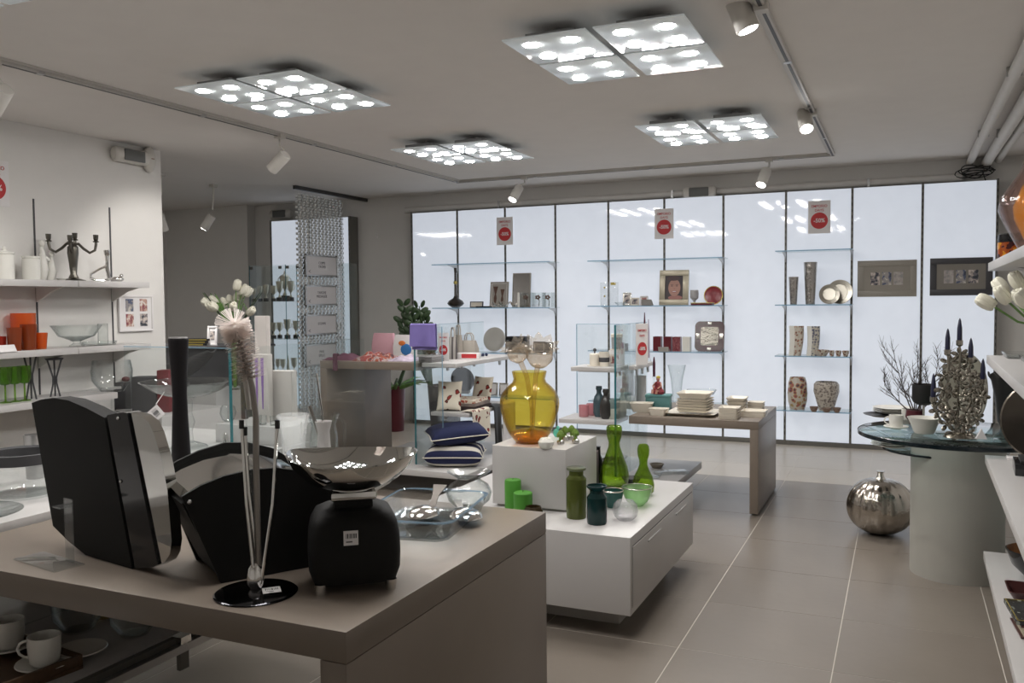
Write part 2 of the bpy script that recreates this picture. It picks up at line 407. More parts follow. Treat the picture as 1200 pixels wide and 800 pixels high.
p = ony(606, 224, 8.10); spot((p.x+.05, 8.18, H-.03), p, (-.25, -.5, -.8), 'white spotlight hanging before the third lit panel')
p = ony(896, 205, 8.10); spot((p.x+.03, 8.18, H-.03), p, (-.22, -.5, -.85), 'white spotlight hanging before the seventh lit panel')
p = onx(943, 138, -.61); spot((-.565, p.y+.05, H-.03), p, (.16, -.55, -.75), 'white spotlight on the right track beyond the ceiling lights')
p = onx(866, 8, -.66); spot((-.565, p.y, H-.03), p, (.34, .05, -.9), 'white spotlight cut off by the top of the picture', r=.05)
# ---------------------------------------------------------------- small builders shared by many things
def sign(loc, w_, h_, rz, label, tilt=0.):
    t = thing('sale_sign', label, 'sign', loc, group='fifty percent sale signs', rot=(R(tilt), 0, rz))
    G().box(-w_/2, -.003, 0, w_/2, 0, h_).ob('card', PAPER, t)
    r = w_*.385; M = Matrix.Translation((0, -.0035, h_*.39)) @ Matrix.Rotation(R(90), 4, 'X')
    d = G().solid([(r, 0), (r, .0008)], 40, M=M).ob('disc', RED, t)
    text('EMPORIO', w_*.175, RED, t, (0, -.0042, h_*.83), sx=.95, bold=.0003)
    text('DAYS', w_*.165, RED, t, (0, -.0042, h_*.705), bold=.0003)
    text('-50%', w_*.265, PAPER, t, (0, -.0055, h_*.39), bold=.001, sx=.95)
    return t
def frame(loc, w_, h_, rz, label, fcol, border, inner=None, mw=0., name='picture_frame', cat='picture frame', tilt=-6., group=None, th=.022):
    """flat frame facing -y, standing on its base; inner = list of (x, z, w, h, material) prints"""
    t = thing(name, label, cat, loc, group=group, rot=(R(tilt), 0, rz))
    g = G(); b = border
    for q in ((-w_/2, 0, w_/2, b), (-w_/2, h_-b, w_/2, h_), (-w_/2, b, -w_/2+b, h_-b), (w_/2-b, b, w_/2, h_-b)):
        g.box(q[0], -th/2, q[1], q[2], th/2, q[3], .002)
    g.ob('border', fcol, t)
    if inner is not None:
        G().box(-w_/2+b, -.003, b, w_/2-b, th/2-.001, h_-b).ob('mount', PAPER if mw else fcol, t)
        for x, z, a, c, mt in inner:
            G().box(x-a/2, -.0045, z-c/2, x+a/2, -.0025, z+c/2).ob('photo', mt, t)
    return t
PH1 = ramp('photo_print_a', 'noise', 28, [(0, (.04, .045, .06)), (.42, (.16, .15, .17)), (.5, (.42, .36, .33)), (.58, (.62, .56, .52))])
PH2 = ramp('photo_print_b', 'noise', 22, [(0, (.05, .06, .09)), (.4, (.10, .12, .20)), (.48, (.32, .30, .30)), (.6, (.58, .55, .5))])
PH3 = ramp('photo_print_c', 'noise', 24, [(0, (.2, .03, .06)), (.4, (.30, .12, .12)), (.5, (.5, .32, .26)), (.58, (.7, .64, .6))])
PH4 = ramp('photo_print_d', 'noise', 24, [(0, (.3, .29, .29)), (.45, (.40, .36, .35)), (.56, (.46, .43, .41))])
FLORAL = ramp('floral_cloth', 'voronoi', 17, [(0, (.28, .03, .02)), (.24, (.10, .03, .02)), (.34, (.72, .66, .55))], .85)
FLORAL2 = ramp('floral_cloth_small', 'voronoi', 26, [(0, (.33, .05, .03)), (.26, (.55, .30, .2)), (.34, (.70, .64, .54))], .85)
MOSAIC = ramp('mosaic_ceramic', 'voronoi', 38, [(0, (.10, .08, .07)), (.28, (.40, .16, .10)), (.40, (.46, .43, .36)), (.6, (.56, .51, .44))], .4)
MOSAICB = ramp('mosaic_ceramic_blue', 'voronoi', 44, [(0, (.06, .07, .13)), (.34, (.28, .27, .27)), (.48, (.50, .47, .40))], .4)
def cup_bowl(r, h, t=.004): return [(r*.45, 0), (r*.62, h*.08), (r*.86, h*.45), (r, h)]
def label_tag(parent, loc, rot=(R(90), 0, 0), s=.03, name='price_label'):
    o = G().box(-s/2, -s/2, 0, s/2, s/2, .001, 0).ob(name, PAPER, parent, loc, rot)
    g = G(); x = -s*.34
    while x < s*.34:
        wd = s*random.choice((.03, .05, .08)); g.box(x, -s*.02, .001, x+wd, s*.3, .0014); x += wd+s*.05
    g.box(-s*.34, -s*.3, .001, s*.1, -s*.22, .0014)
    g.ob('barcode', DARKG, o); return o
def leafpts(p, d, L, w_, up=0., curl=.3, n=6):
    """one tapering leaf as a grid function"""
    d = Vector(d).normalized(); side = d.cross(Vector((0, 0, 1)));  side = side.normalized() if side.length > .05 else Vector((1, 0, 0)); nn = side.cross(d)
    def fn(u, v):
        wv = w_*math.sin(math.pi*min(1, .12+.88*v))**.8*(u-.5)
        return Vector(p)+d*L*v+side*wv-nn*0+Vector((0, 0, 1))*(up*v-curl*L*v*v)+nn*abs(u-.5)*w_*.25
    return fn

# ---------------------------------------------------------------- left wall: shelves and wares
WX = -5.65
SH1, SH2, SH3 = 1.615, 1.14, .80
def wall_shelf(z, y0, y1, label, grp, d=.33, th=.045):
    t = thing('wall_shelf', label, 'shelf', (WX, (y0+y1)/2, z), 0, grp); h = (y1-y0)/2-.002
    G().box(.012, -h, -th, d, h, 0, .002).ob('board', WHITE, t)
    for yy in (3.62, 4.27, 4.92):
        if y0 < yy < y1:
            k = yy-(y0+y1)/2
            G().prism([(.006, -.15), (.006, -th), (d-.04, -th), (d*.5, -th-.03), (d*.25, -th-.07)], k-.008, k+.008, 'y').ob('bracket', WALL, t)
for z, nm_ in ((SH1, 'upper'), (SH2, 'lower')):
    yj = onx(92, 332 if z > 1.3 else 405, WX+.33).y
    wall_shelf(z, yj, 4.99, f'{nm_} white wall shelf, board next to the free wall end', 'white shelf boards of the side wall')
    wall_shelf(z, yj-1.3, yj, f'{nm_} white wall shelf, board running out of the picture', 'white shelf boards of the side wall')
wall_shelf(SH3, 1.4, 4.6, 'lowest white wall shelf carrying the green goblets', 'white shelf boards of the side wall', d=.40)
one('wall_ledge', 'thin pale ledge along the side wall behind the glass bowl', 'ledge', G().box(WX+.001, 4.602, .78, WX+.05, 5.44, .80), WHITE)
for yy, lab in ((3.62, 'outside the picture'), (4.27, 'left of the candelabra'), (4.92, 'right of the curved candlestick')):
    one('shelf_rail', f'thin dark slotted rail in the side wall {lab}', 'rail', G().box(WX+.0005, yy-.006, .1, WX+.005, yy+.006, 2.2), DARKG, group='shelf rails of the side wall')

def onshelf(u, z, dx=.17): return Vector((WX+dx, at_x(u, WX+dx, z), z))
def at_x(u, x, z):
    y0 = onx(u, 400, x).y
    for _ in range(6):
        P_ = Vector((x, y0, z-EYE)); d = P_.dot(FW); uu = 600+FPX*P_.dot(RT)/d; y0 += (u-uu)*d/FPX/.45
    return y0
q = onshelf(10, SH1); s = px(q)
one('canister', 'taller white lidded canister on the top wall shelf', 'canister', G().solid([(.058, 0), (.06, .01), (.06, .165), (.056, .17), (.064, .172), (.064, .185), (.03, .19), (.012, .195), (.016, .21), (.008, .222)], 28), WCER, q, group='white canisters')
q = onshelf(40, SH1)
one('canister', 'shorter white canister next to the white figurine', 'canister', G().solid([(.056, 0), (.058, .008), (.058, .145), (.052, .15), (.058, .152), (.058, .165)], 28), WCER, q, group='white canisters')
# figurine: two abstract white figures
q = onshelf(51, SH1, .10); g = G()
g.tube([(0, 0, 0), (.01, 0, .08), (0, .012, .16), (.008, .01, .20), (0, .01, .24)], [.03, .045, .028, .016, .012], 12); g.ell((.004, .012, .262), (.02, .02, .026))
g.tube([(0, .07, 0), (0, .085, .07), (.01, .075, .13), (0, .085, .17)], [.026, .035, .022, .011], 12); g.ell((0, .087, .19), (.017, .018, .022))
g.tube([(0, .01, .19), (.02, .045, .15), (0, .075, .14)], [.013, .012, .011], 8)
one('figurine', 'white porcelain figurine of two standing figures on the top shelf', 'figurine', g, WCER, q)
# candelabra
q = onshelf(88, SH1, .2); t = thing('candelabra', 'dark silver four-armed candelabra on the top wall shelf', 'candelabra', q, R(62))
TARN = mat('tarnished_silver', (.16, .15, .13), .28, 1.0)
G().solid([(.085, 0), (.08, .006), (.035, .02), (.022, .05), (.028, .12), (.038, .2), (.036, .245), (.02, .262), (.012, .27)], 24).ob('stem', TARN, t)
for ang, hh, rr in ((0, .315, .155), (180, .31, .155), (70, .33, .10), (250, .30, .10)):
    c, s_ = math.cos(R(ang)), math.sin(R(ang))
    pts = [(c*rr*f, s_*rr*f, z) for f, z in ((0, .262), (.25, .268), (.45, .235), (.72, .205), (.95, .225), (1, .265), (1, hh-.02))]
    a = G().tube(pts, .010, 8).ob('arm', TARN, t)
    G().solid([(.02, hh-.032), (.022, hh-.026), (.012, hh-.02), (.017, hh-.01), (.019, hh+.022)], 16, (c*rr, s_*rr, 0)).ob('candle_cup', TARN, a)
# curved candlestick
q = onshelf(122, SH1, .2); t = thing('candlestick', 'chrome candlestick with a curved loop base on the top shelf', 'candlestick', q, R(62))
pts = [(.03, 0, .19), (.03, 0, .12), (-.03, 0, .09), (-.085, 0, .055), (-.085, 0, .025), (-.05, 0, .008), (.0, 0, .006), (.03, 0, .01), (.04, 0, .03), (.028, 0, .1), (.03, 0, .15)]
G().tube(pts, [.015, .012, .009, .010, .011, .011, .011, .014, .015, .014, .012], 10).ob('loop', STEEL, t)
G().solid([(.012, .19), (.02, .2), (.024, .235), (.02, .236)], 18, (.03, 0, 0)).ob('cup', STEEL, t)
q = onshelf(138, SH1, .15); t = thing('silver_bird', 'small shiny silver bird ornament at the shelf end', 'ornament', q, R(62))
G().ell((0, 0, .022), (.05, .025, .021)).ob('body', STEEL, t); G().ell((.03, 0, .05), (.016, .014, .014)).ob('head', STEEL, t)
q = onshelf(74, SH1, .22); one('silver_dish', 'tiny pale dish beside the candelabra foot', 'dish', G().shell([(.02, 0), (.035, .016)], .003), WCER, q)
# sale sign on the left wall
q = onx(-6, 243, WX+.004); sign((WX+.004, q.y, 2.125), .215, .31, R(90), 'sale sign on the side wall, cut by the picture edge')
# orange tumblers
OR = glass('orange_glass', (.75, .24, .04), .05, body=.35); OD = glass('burnt_orange_glass', (.45, .11, .03), .05, body=.4); DR = glass('red_glass', (.50, .07, .04), .05, body=.4)
def tumbler(u, w_, h, mt, label, dx, z0=0., taper=.8):
    q = onshelf(u, SH2, dx); q.z += z0; r = w_*px(q)/2
    return one('tumbler', label, 'tumbler', G().shell([(r*taper, 0), (r*(taper+1)/2, h*px(q)*.5), (r, h*px(q))], .004, 24), mt, q, group='orange glass tumblers')
tumbler(28, 27, 42, OR, 'tallest bright orange glass tumbler at the back of the group', .10, taper=.97)
tumbler(17, 17, 27, OD, 'burnt orange tumbler in front of the tall orange one', .24)
tumbler(34, 18, 30, OD, 'burnt orange tumbler beside the smallest bright orange one', .24)
tumbler(48, 15, 19, OR, 'short flared bright orange tumbler at the end of the group', .22, taper=.75)
tumbler(-2, 16, 17, DR, 'red glass tumbler at the picture edge', .16, taper=.9)
q = onshelf(4, SH2, .31); one('price_card', 'small white price card on the shelf edge by the tumblers', 'card', G().prism([(-.03, 0), (.03, 0), (.005, .045), (-.005, .045)], -.07, .07, 'x'), PAPER, q, R(90))
q = onshelf(90, SH2, .17); r = 28*px(q)
t = thing('glass_bowl', 'wide clear glass bowl on a foot, lower wall shelf', 'bowl', q)
G().shell([(.05, 0), (.05, .01), (.022, .025), (.03, .04), (r*.7, .075), (r, .155)], .005, 32, base=.04).ob('bowl', CLEAR, t)
q = onshelf(116, SH2, .17); one('glass_tray', 'low clear glass tray beside the footed bowl', 'tray', G().shell([(.11, 0), (.12, .03)], .006, 24, sx=.8, sy=1.2), CLEAR, q)
q = onshelf(121, SH2, .10); one('glass_block_vase', 'small clear square glass vase on the lower shelf end', 'vase', G().shell([(.05, 0), (.05, .16)], .005, 4), CLEAR, q)
q = onx(158, 388, WX+.012); s = px(q)
t = frame((WX+.014, (onx(139, 388, WX).y+onx(177, 388, WX).y)/2, onx(158, 388, WX).z), .34, .29, R(90), 'white frame with four small photographs on the side wall end', PAPER, .016,
          [(-.065, .21, .075, .10, PH2), (.075, .21, .075, .10, PH3), (-.065, .09, .075, .10, PH3), (.075, .09, .075, .10, PH1)], 1, tilt=0)
# green goblets, black candle stands, clear bowl
GG = glass('green_goblet', (.52, .74, .22), .04, edge=(.15, .33, .04), body=.05)
for u, lab in ((2, 'green goblet at the picture edge'), (14, 'green goblet second from the picture edge'), (26, 'green goblet nearest the tall black candle stand')):
    q = onshelf(u, SH3, .26); t = thing('goblet', f'{lab} on the low shelf', 'goblet', q, group='green goblets')
    G().shell([(.006, .115), (.028, .122), (.042, .15), (.044, .235)], .003, 20).ob('bowl', GG, t)
    G().lathe([(0, 0), (.038, .002), (.036, .005), (.006, .012), (.0055, .115), (0, .116)], 18).ob('foot', GG, t)
for u, h, lab in ((34, .34, 'taller black openwork candle stand behind the bread bin'), (63, .27, 'shorter black openwork candle stand behind the bread bin')):
    q = onshelf(u, SH3, .22); t = thing('candle_stand', lab, 'candle holder', q, group='black candle stands')
    for k in range(3):
        a = 2.09*k+.4; c, s_ = math.cos(a), math.sin(a)
        G().tube([(c*.035, s_*.035, 0), (c*.012, s_*.012, h*.35), (c*.012, s_*.012, h*.5), (c*.05, s_*.05, h-.01)], .006, 6).ob('rod', DARKG, t)
    G().lathe([(.0, h-.012), (.055, h-.012), (.06, h), (.045, h), (.04, h-.006), (0, h-.006)], 20).ob('dish', DARKG, t)
q = onshelf(130, SH3, .2); q.y = at_x(131, WX+.3, .8); q.x = WX+.3; r = 23*px(q)
q.z = .62
t = thing('glass_compote', 'big clear glass compote bowl on a stem by the wall end', 'bowl', q)
G().shell([(.02, .16), (r*.55, .18), (r*.95, .26), (r, .33), (r*.9, .41)], .005, 30).ob('bowl', CLEAR, t)
G().solid([(.08, 0), (.075, .008), (.015, .03), (.012, .12), (.02, .165)], 22).ob('stem', CLEAR, t)
# low counter behind, with boxes
CY0, CY1 = 4.62, 5.4
one('low_counter', 'low white counter along the side wall carrying dark boxes', 'counter', G().box(WX+.06, 4.72, 0, -4.95, 5.40, .62, .004), WHITE)
DBOX = mat('dark_box', (.055, .055, .06), .6); RBOX = mat('red_box', (.16, .012, .018), .55)
for (u0, u1, h, y, mt, lab) in ((140, 157, .21, 5.0, DBOX, 'dark square box with a red knob on the low counter'), (160, 186, .27, 4.9, DBOX, 'dark grey gift box under the cake dish'), (189, 202, .32, 4.95, RBOX, 'upright red box beside the black mill'), (204, 212, .30, 5.05, RBOX, 'narrow red box behind the black mill')):
    a, b_ = at(u0, y, .62), at(u1, y, .62)
    t = thing('gift_box', lab, 'box', ((a.x+b_.x)/2, y, .62), R(24), 'boxes on the low counter'); hw = (b_.x-a.x)/2*.8
    G().box(-hw, -.06, 0, hw, .06, h, .003).ob('carton', mt, t)
    if 'knob' in lab: G().ell((0, 0, h+.02), (.03, .03, .022)).ob('knob', RBOX, t)
# wall boxes
def wallbox(loc, rz, label):
    t = thing('emergency_light', label, 'wall light', loc, rz, 'white wall boxes with grey fronts')
    G().lathe([(0, -.17), (.04, -.168), (.055, -.155), (.06, -.14), (.06, .14), (.055, .155), (.04, .168), (0, .17)], 20, M=TR(0, -.05, 0) @ Matrix.Rotation(R(90), 4, 'Y') @ Matrix.Diagonal((1, .8, 1, 1))).ob('housing', SPW, t)
    G().box(-.10, -.105, -.045, .10, -.09, .045, .006).ob('grey_front', mat('grey_lens', (.12, .125, .12), .4), t)
q = onx(150, 181, WX); wallbox((WX, q.y-.02, q.z-.02), R(90), 'white box with grey front high on the side wall')
q = onx(171, 187, WX); t = thing('wall_sensor', 'small white rounded sensor at the side wall end', 'sensor', (WX, q.y, q.z), R(90))
G().ell((0, -.035, 0), (.06, .045, .11)).ob('shell', SPW, t); G().box(-.016, -.082, -.003, .012, -.058, .003).ob('slot', mat('brown_mark', (.2, .1, .05), .6), t)
q = ony(823, 227, YB); wallbox((q.x, YB-.083, q.z), 0, 'white box with grey front above the sixth lit panel')
q = ony(325, 250, 8.93); wallbox((q.x-.02, YB, q.z), 0, 'white box with grey front above the trophy-side panel')

# ---------------------------------------------------------------- back left recess
q = onz(255, 430, .62)
CT = mat('dark_counter', (.062, .062, .068), .35)
t = thing('dark_counter', 'dark grey counter with thin black top in the recess', 'counter', (-6.9, 6.9, 0), R(8))
G().box(-.95, -.3, 0, .85, .3, .99, .004).ob('body', CT, t); G().box(-1.0, -.34, .99, .9, .32, 1.015, .003).ob('top', DARKG, t)
G().box(-.95, -.305, .55, .85, -.299, .555).ob('seam', BLACK, t)
one('white_bench', 'long pale bench in front of the dark counter', 'bench', G().box(-.75, -.2, 0, .7, .25, .66, .004), mat('pale_grey', (.42, .41, .40), .5), (-6.35, 6.1, 0), R(8))
# woven grey basket lying in a curve
WOV = ramp('woven_grey', 'wave_z', 26, [(0, (.05, .05, .055)), (.5, (.12, .12, .12))], .8)
def hull(u, v):
    x = -0.62+1.24*u; a = math.pi*(v-.5)*1.0
    wdt = .23*(1-(2*u-1)**2*.75); dep = .17*(1-(2*u-1)**2*.9)+.015
    return Vector((x, wdt*math.sin(a)*1.1, .20+.16*(2*u-1)**2-dep*math.cos(a)))
t = thing('woven_basket', 'long grey woven boat-shaped basket on the pale bench', 'basket', (-6.45, 6.12, .66), R(6))
G().grid(28, 12, hull, .012).ob('weave', WOV, t)
G().box(-.3, -.08, 0, .3, .08, .045, .01).ob('foot', DARKG, t)
q = at(226, 6.85, 1.015); GOLD = mat('gold_trim', (.45, .36, .10), .35, .7)
for k in range(3):
    t = thing('gilt_book', f'dark book with gilt edges, {("lowest", "middle", "topmost")[k]} of the pile on the dark counter', 'book', (q.x+.01*k, 6.85, 1.015+.024*k), R(8+3*k), 'gilt-edged books')
    G().box(-.2, -.1, 0, .2, .1, .022, .002).ob('cover', BLACK, t); G().box(-.196, -.102, .004, .196, -.098, .018).ob('gilt_edge', GOLD, t)
q = at(252, 6.9, 1.015); frame((q.x, 6.86, 1.015), .11, .20, R(14), 'small white card frame behind the gilt-edged books', PAPER, .02, [(0, .1, .05, .09, PH1)], 1)
# tulips
def bouquet(loc, label, n, spread, h, seed, vase_h=.26, vr=.05, bud=.035, lean=0.):
    rnd = random.Random(seed); t = thing('tulip_vase', label, 'flowers', loc)
    G().shell([(vr*.8, 0), (vr*.9, vase_h*.5), (vr*1.15, vase_h)], .004, 24).ob('vase', CLEAR, t)
    for k in range(n):
        a = 2*math.pi*k/n+rnd.uniform(-.3, .3); rr = spread*math.sqrt((k+.5)/n); top = Vector((rr*math.cos(a)+lean, rr*math.sin(a), h*(1-.28*rr/spread)+rnd.uniform(-.02, .02)))
        st = G().tube([(.01*math.cos(a), .01*math.sin(a), .02), (.02*math.cos(a), .02*math.sin(a), vase_h), (top.x*.7, top.y*.7, h*.8), top], .0045, 6).ob('stem', GREENL, t)
        d = Vector((top.x*.8, top.y*.8, .10)).normalized(); M = TR(*top) @ d.to_track_quat('Z', 'Y').to_matrix().to_4x4()
        g = G()
        for p in range(6):
            aa = p*math.pi/3; off = bud*.42 if p % 2 else bud*.3
            g.ell((off*math.cos(aa), off*math.sin(aa), bud*.85), (bud*.55, bud*.35, bud*1.05), 8, 6, RZ(aa+math.pi/2))
        o = g.ob('bloom', CREAMF, st); o.matrix_local = M
    for k in range(max(5, n//2)):
        a = rnd.uniform(0, 6.28)
        G().grid(2, 6, leafpts((.02*math.cos(a), .02*math.sin(a), vase_h*.8), (math.cos(a)*.5, math.sin(a)*.5, 1), h*.55, .045, 0, .15)).ob('leaf', DGREEN if k % 2 else GREENL, t)
    return t
q = at(271, 6.1, .66); bouquet((q.x, 6.15, .66), 'bunch of cream tulips in a glass vase in the recess', 13, .24, .98, 4, vase_h=.60, vr=.06, bud=.05)
# metal curtain
q0, q1 = Vector((-6.03, 7.68, H)), Vector((-6.0, 9.07, H))
one('curtain_rail', 'dark steel rail on the ceiling holding the metal curtain', 'rail', G().box(-.02, 0, -.04, .02, 1.39, 0), mat('dark_steel', (.10, .10, .10), .4, .8), q0)
t = thing('metal_curtain', 'hanging curtain of small silver metal links with four signs on it', 'curtain', (-6.03, 7.70, 0))
LINK = mat('link_metal', (.60, .60, .58), .3, .85)
g = G(); ny, nz = 26, 92; cw, ch = .034, .0285
for j in range(nz):
    for i in range(ny):
        y = i*cw + (cw/2 if j % 2 else 0); z = .02+j*ch; d = .006 if (i+j) % 2 else -.006
        if y > .86: continue
        g.b.faces.new([g.b.verts.new(c) for c in ((d, y, z), (-d, y+cw*.93, z), (-d*.3, y+cw*.93, z+ch*.62), (d*1.6, y, z+ch*.62))])
        g.b.faces.new([g.b.verts.new(c) for c in ((d*1.6, y, z+ch*.62), (-d*.3, y+cw*.8, z+ch*.62), (-d, y+cw*.8, z+ch), (d, y, z+ch))])
o = g.ob('links', LINK, t, smooth=False); o['kind'] = 'stuff'
zt = [(298, 323), (334, 358), (369, 393), (404, 430)]; words_ = ['COPPE\nTROFEI', 'TARGHE\nMEDAGLIE', 'STEMMI', 'PINS\nSPILLE']
for (v0, v1), wd, k in zip(zt, words_, ('topmost', 'second', 'third', 'lowest')):
    X = -5.985; a, b_ = onx(358, v0, X), onx(358, v1, X); y1 = onx(394, v0, X).y
    s_ = thing('direction_sign', f'{k} of four white signs with an arrow on the metal curtain', 'sign', (X, (a.y+y1)/2, b_.z), R(90), 'signs on the metal curtain')
    w_, h_ = y1-a.y, a.z-b_.z
    G().box(-w_/2, -.004, 0, w_/2, .006, h_, .002).ob('frame', BRUSHED, s_)
    G().box(-w_/2+.018, -.006, .018, w_/2-.018, -.003, h_-.018).ob('sheet', mat('sign_sheet', (.60, .575, .57), .7), s_)
    text(wd, .042, mat('sign_ink', (.10, .09, .10), .7), s_, (0, -.0068, h_*.54))
    text('<', .07, mat('sign_ink', (.1, .09, .1), .7), s_, (-w_/2+.06, -.0068, h_*.2))
    for cx in (-1, 1):
        for cz in (0, 1): G().box(cx*(w_/2)-.008, -.008, cz*h_-.008, cx*(w_/2)+.008, .008, cz*h_+.008).ob('corner_clip', GREY, s_)
# trophy case
tx0, tx1, ty0, ty1, tz = -7.45, -6.22, 8.30, 8.66, 1.70
ty = 8.57
zsv = [ony(330, v, ty).z for v in (310, 353, 397, 440, 475)]
tx0, tx1 = at(293, ty, 1.5).x, at(402, ty, 1.5).x
t = thing('glass_case', 'tall glass case with shelves of trophies behind the metal curtain', 'display case', (tx0, ty, 0))
W_, D_, H_ = tx1-tx0, .30, zsv[0]
for g, nm_ in ((G().box(0, 0, .15, W_, .006, H_), 'front_pane'), (G().box(0, D_-.006, .15, W_, D_, H_), 'rear_pane'), (G().box(0, .006, .15, .006, D_-.006, H_), 'side_pane'), (G().box(W_-.006, .006, .15, W_, D_-.006, H_), 'side_pane')):
    g.ob(nm_, SHEET, t)
for x in (0, W_*.4, W_*.52, W_): G().box(x-.004, -.002, .15, x+.004, .001, H_).ob('edge_strip', EDGE, t)
for x in (.03, W_*.34, W_*.42, W_*.53, W_-.03): G().box(x-.02, -.006, H_-.05, x+.02, .008, H_-.015).ob('clamp', GREY, t)
for z in zsv[1:4]: G().box(.008, .008, z-.008, W_-.008, D_-.008, z).ob('glass_board', SHEET, t)
G().box(0, 0, 0, W_, D_, .15, .003).ob('base', WHITE, t)
CUPM = mat('trophy_metal', (.80, .75, .62), .30, 1.0)
def trophy(loc, h, label, kind=0):
    t = thing('trophy', label, 'trophy', loc, random.uniform(0, 3), 'trophies in the glass case'); b_ = h*.2; r = h*.17
    G().box(-r*.7, -r*.7, 0, r*.7, r*.7, b_, .003).ob('plinth', BLACK, t)
    if kind == 2:
        G().tube([(0, 0, b_), (r*.15, 0, h*.45), (-r*.1, 0, h*.7), (r*.1, r*.1, h)], [r*.5, r*.42, r*.3, r*.1], 10).ob('figure', CUPM, t); return
    G().solid([(r*.5, b_), (r*.45, b_+h*.03), (r*.13, h*.34), (r*.2, h*.42), (r*.75, h*.55), (r*.9, h*.75), (r*1.05, h*.86 if kind else h)]+([(r*.8, h*.9), (r*.2, h*.96), (.004, h*1.08)] if kind else []), 18).ob('cup', CUPM, t)
    for sx in (-1, 1):
        G().tube([(sx*r*.7, 0, h*.55), (sx*r*1.3, 0, h*.62), (sx*r*1.4, 0, h*.78), (sx*r*.95, 0, h*.84)], r*.09, 6).ob('handle', CUPM, t)
rows = [(1, [(298, .17, 0), (305, .2, 0), (312, .21, 0), (321, .2, 0), (328, .25, 0), (334, .36, 1), (341, .25, 0)]),
        (2, [(306, .17, 0), (313, .19, 0), (321, .2, 0), (328, .2, 0), (337, .24, 0), (347, .22, 0), (397, .2, 0)]),
        (3, [(318, .14, 2), (326, .19, 0), (332, .2, 0), (338, .24, 2), (345, .22, 0)])]
rn = {1: 'upper', 2: 'middle', 3: 'lower'}; ordn = ['first', 'second', 'third', 'fourth', 'fifth', 'sixth', 'seventh']
for ri, row in rows:
    for k, (u, h, kd) in enumerate(row):
        p = at(u, ty+.075+.14*(k % 2), zsv[ri]); trophy(p, h, f'{["two-handled cup", "tall lidded cup", "statuette"][kd]} trophy, {ordn[k]} from the left on the {rn[ri]} case shelf', kd)
# recess spots and rail
q = Vector((-7.9, 6.3, H)); t = thing('light_track', 'short white spotlight track on the recess ceiling', 'light track', (-8.6, 6.55, H), R(12), 'spotlight tracks on the ceiling')
G().box(0, -.02, -.026, 1.35, .02, 0).ob('track_body', TRK, t)
p = ony(190, 258, 6.35); spot((p.x, p.y, H-.02), (p.x, p.y-.02, p.z), (-.1, .5, -1), 'white spotlight pointing down at the wall end in the recess', power=70)
p = ony(245, 258, 7.2); spot((p.x+.05, p.y+.02, H-.02), p, (-.5, -.2, -.8), 'white spotlight of the recess shown as a bright sliver', power=60)
# ---------------------------------------------------------------- near taupe table
TZ = .75
t = thing('taupe_table', 'near taupe table carrying black bread bins, brush stand and kitchen scale', 'table', (-1.8, 2.04, 0))
tx0, tx1, ty0, ty1, th = -2.50+1.8, -1.055+1.8, 1.484-2.04, 2.605-2.04, .068
G().box(tx0, ty0, TZ-th, tx1, ty1, TZ, .0012).ob('tabletop', TAN, t)
G().box(tx1-th, ty0, 0, tx1, ty1, TZ-th-.0015, .0012).ob('side_panel', TAN, t)
G().box(tx0+.02, ty0+.05, .4505, tx0+.032, ty1-.02, TZ-th).ob('glass_leg', SHEET, t)

# glass fin unit behind the table, its white shelves
t = thing('glass_fin', 'clear glass fin with a green edge behind the near table', 'display stand', (-2.60, 2.86, 0))
G().box(-.006, 0, .0, .006, 1.0, 1.25).ob('fin_pane', SHEET, t)
G().box(-.007, -.003, .0, .007, 0, 1.25).ob('fin_edge', EDGE, t)
G().box(-.62, .0, .0, -.008, .010, 1.25).ob('cross_pane', SHEET, t)
G().box(-.62, -.001, 1.25, .007, .011, 1.253).ob('top_edge', SEDGE, t)
def white_shelf(x0, y0, x1, y1, z, label, th=.03, br=(), grp='white shelves of the glass stands'):
    t = thing('white_shelf', label, 'shelf', ((x0+x1)/2, (y0+y1)/2, z), 0, grp); a, b_ = (x1-x0)/2, (y1-y0)/2
    G().box(-a, -b_, -th, a, b_, 0, .0015).ob('board', WHITE, t)
    G().box(-a+.02, -b_+.10, -th-.012, a-.02, -b_+.125, -th).ob('support_bar', BRUSHED, t)
    for x, y in br: G().prism([(y-.012, -th-.045), (y+.012, -th-.045), (y+.02, -th), (y-.02, -th)], x-.006, x+.006, 'x').ob('bracket', BRUSHED, t)
    return t
WS = .77
white_shelf(-3.75, 2.76, -2.61, 3.55, WS, 'white shelf with cake dish and black mill behind the bread bins')
white_shelf(-2.5938, 2.74, -2.06, 3.06, WS, 'white shelf with ribbed glass vase and pitcher behind the bread bins')
white_shelf(-3.55, .9, -2.522, 2.55, .772, 'white shelf at table height beside the near table, holding glassware')
# lower shelf under the table
LS = .45
white_shelf(-3.2, .9, -1.985, 2.55, LS, 'white shelf under the near table holding tray and cups', th=.025)
t = thing('clamp_rail', 'dark metal rail clamping the low white shelf under the near table', 'rail', (-1.960, 1.7, LS))
G().box(-.022, -.8, -.025, -.002, .32, -.004).ob('upper_bar', GREY, t); G().box(.0, -.8, -.045, .022, .36, -.022).ob('lower_bar', BRUSHED, t)
G().box(-.02, .20, -.03, .02, .24, .0).ob('clamp', STEEL, t); G().box(.0, .2, -.10, .014, .235, -.045).ob('clamp_tail', GREY, t)
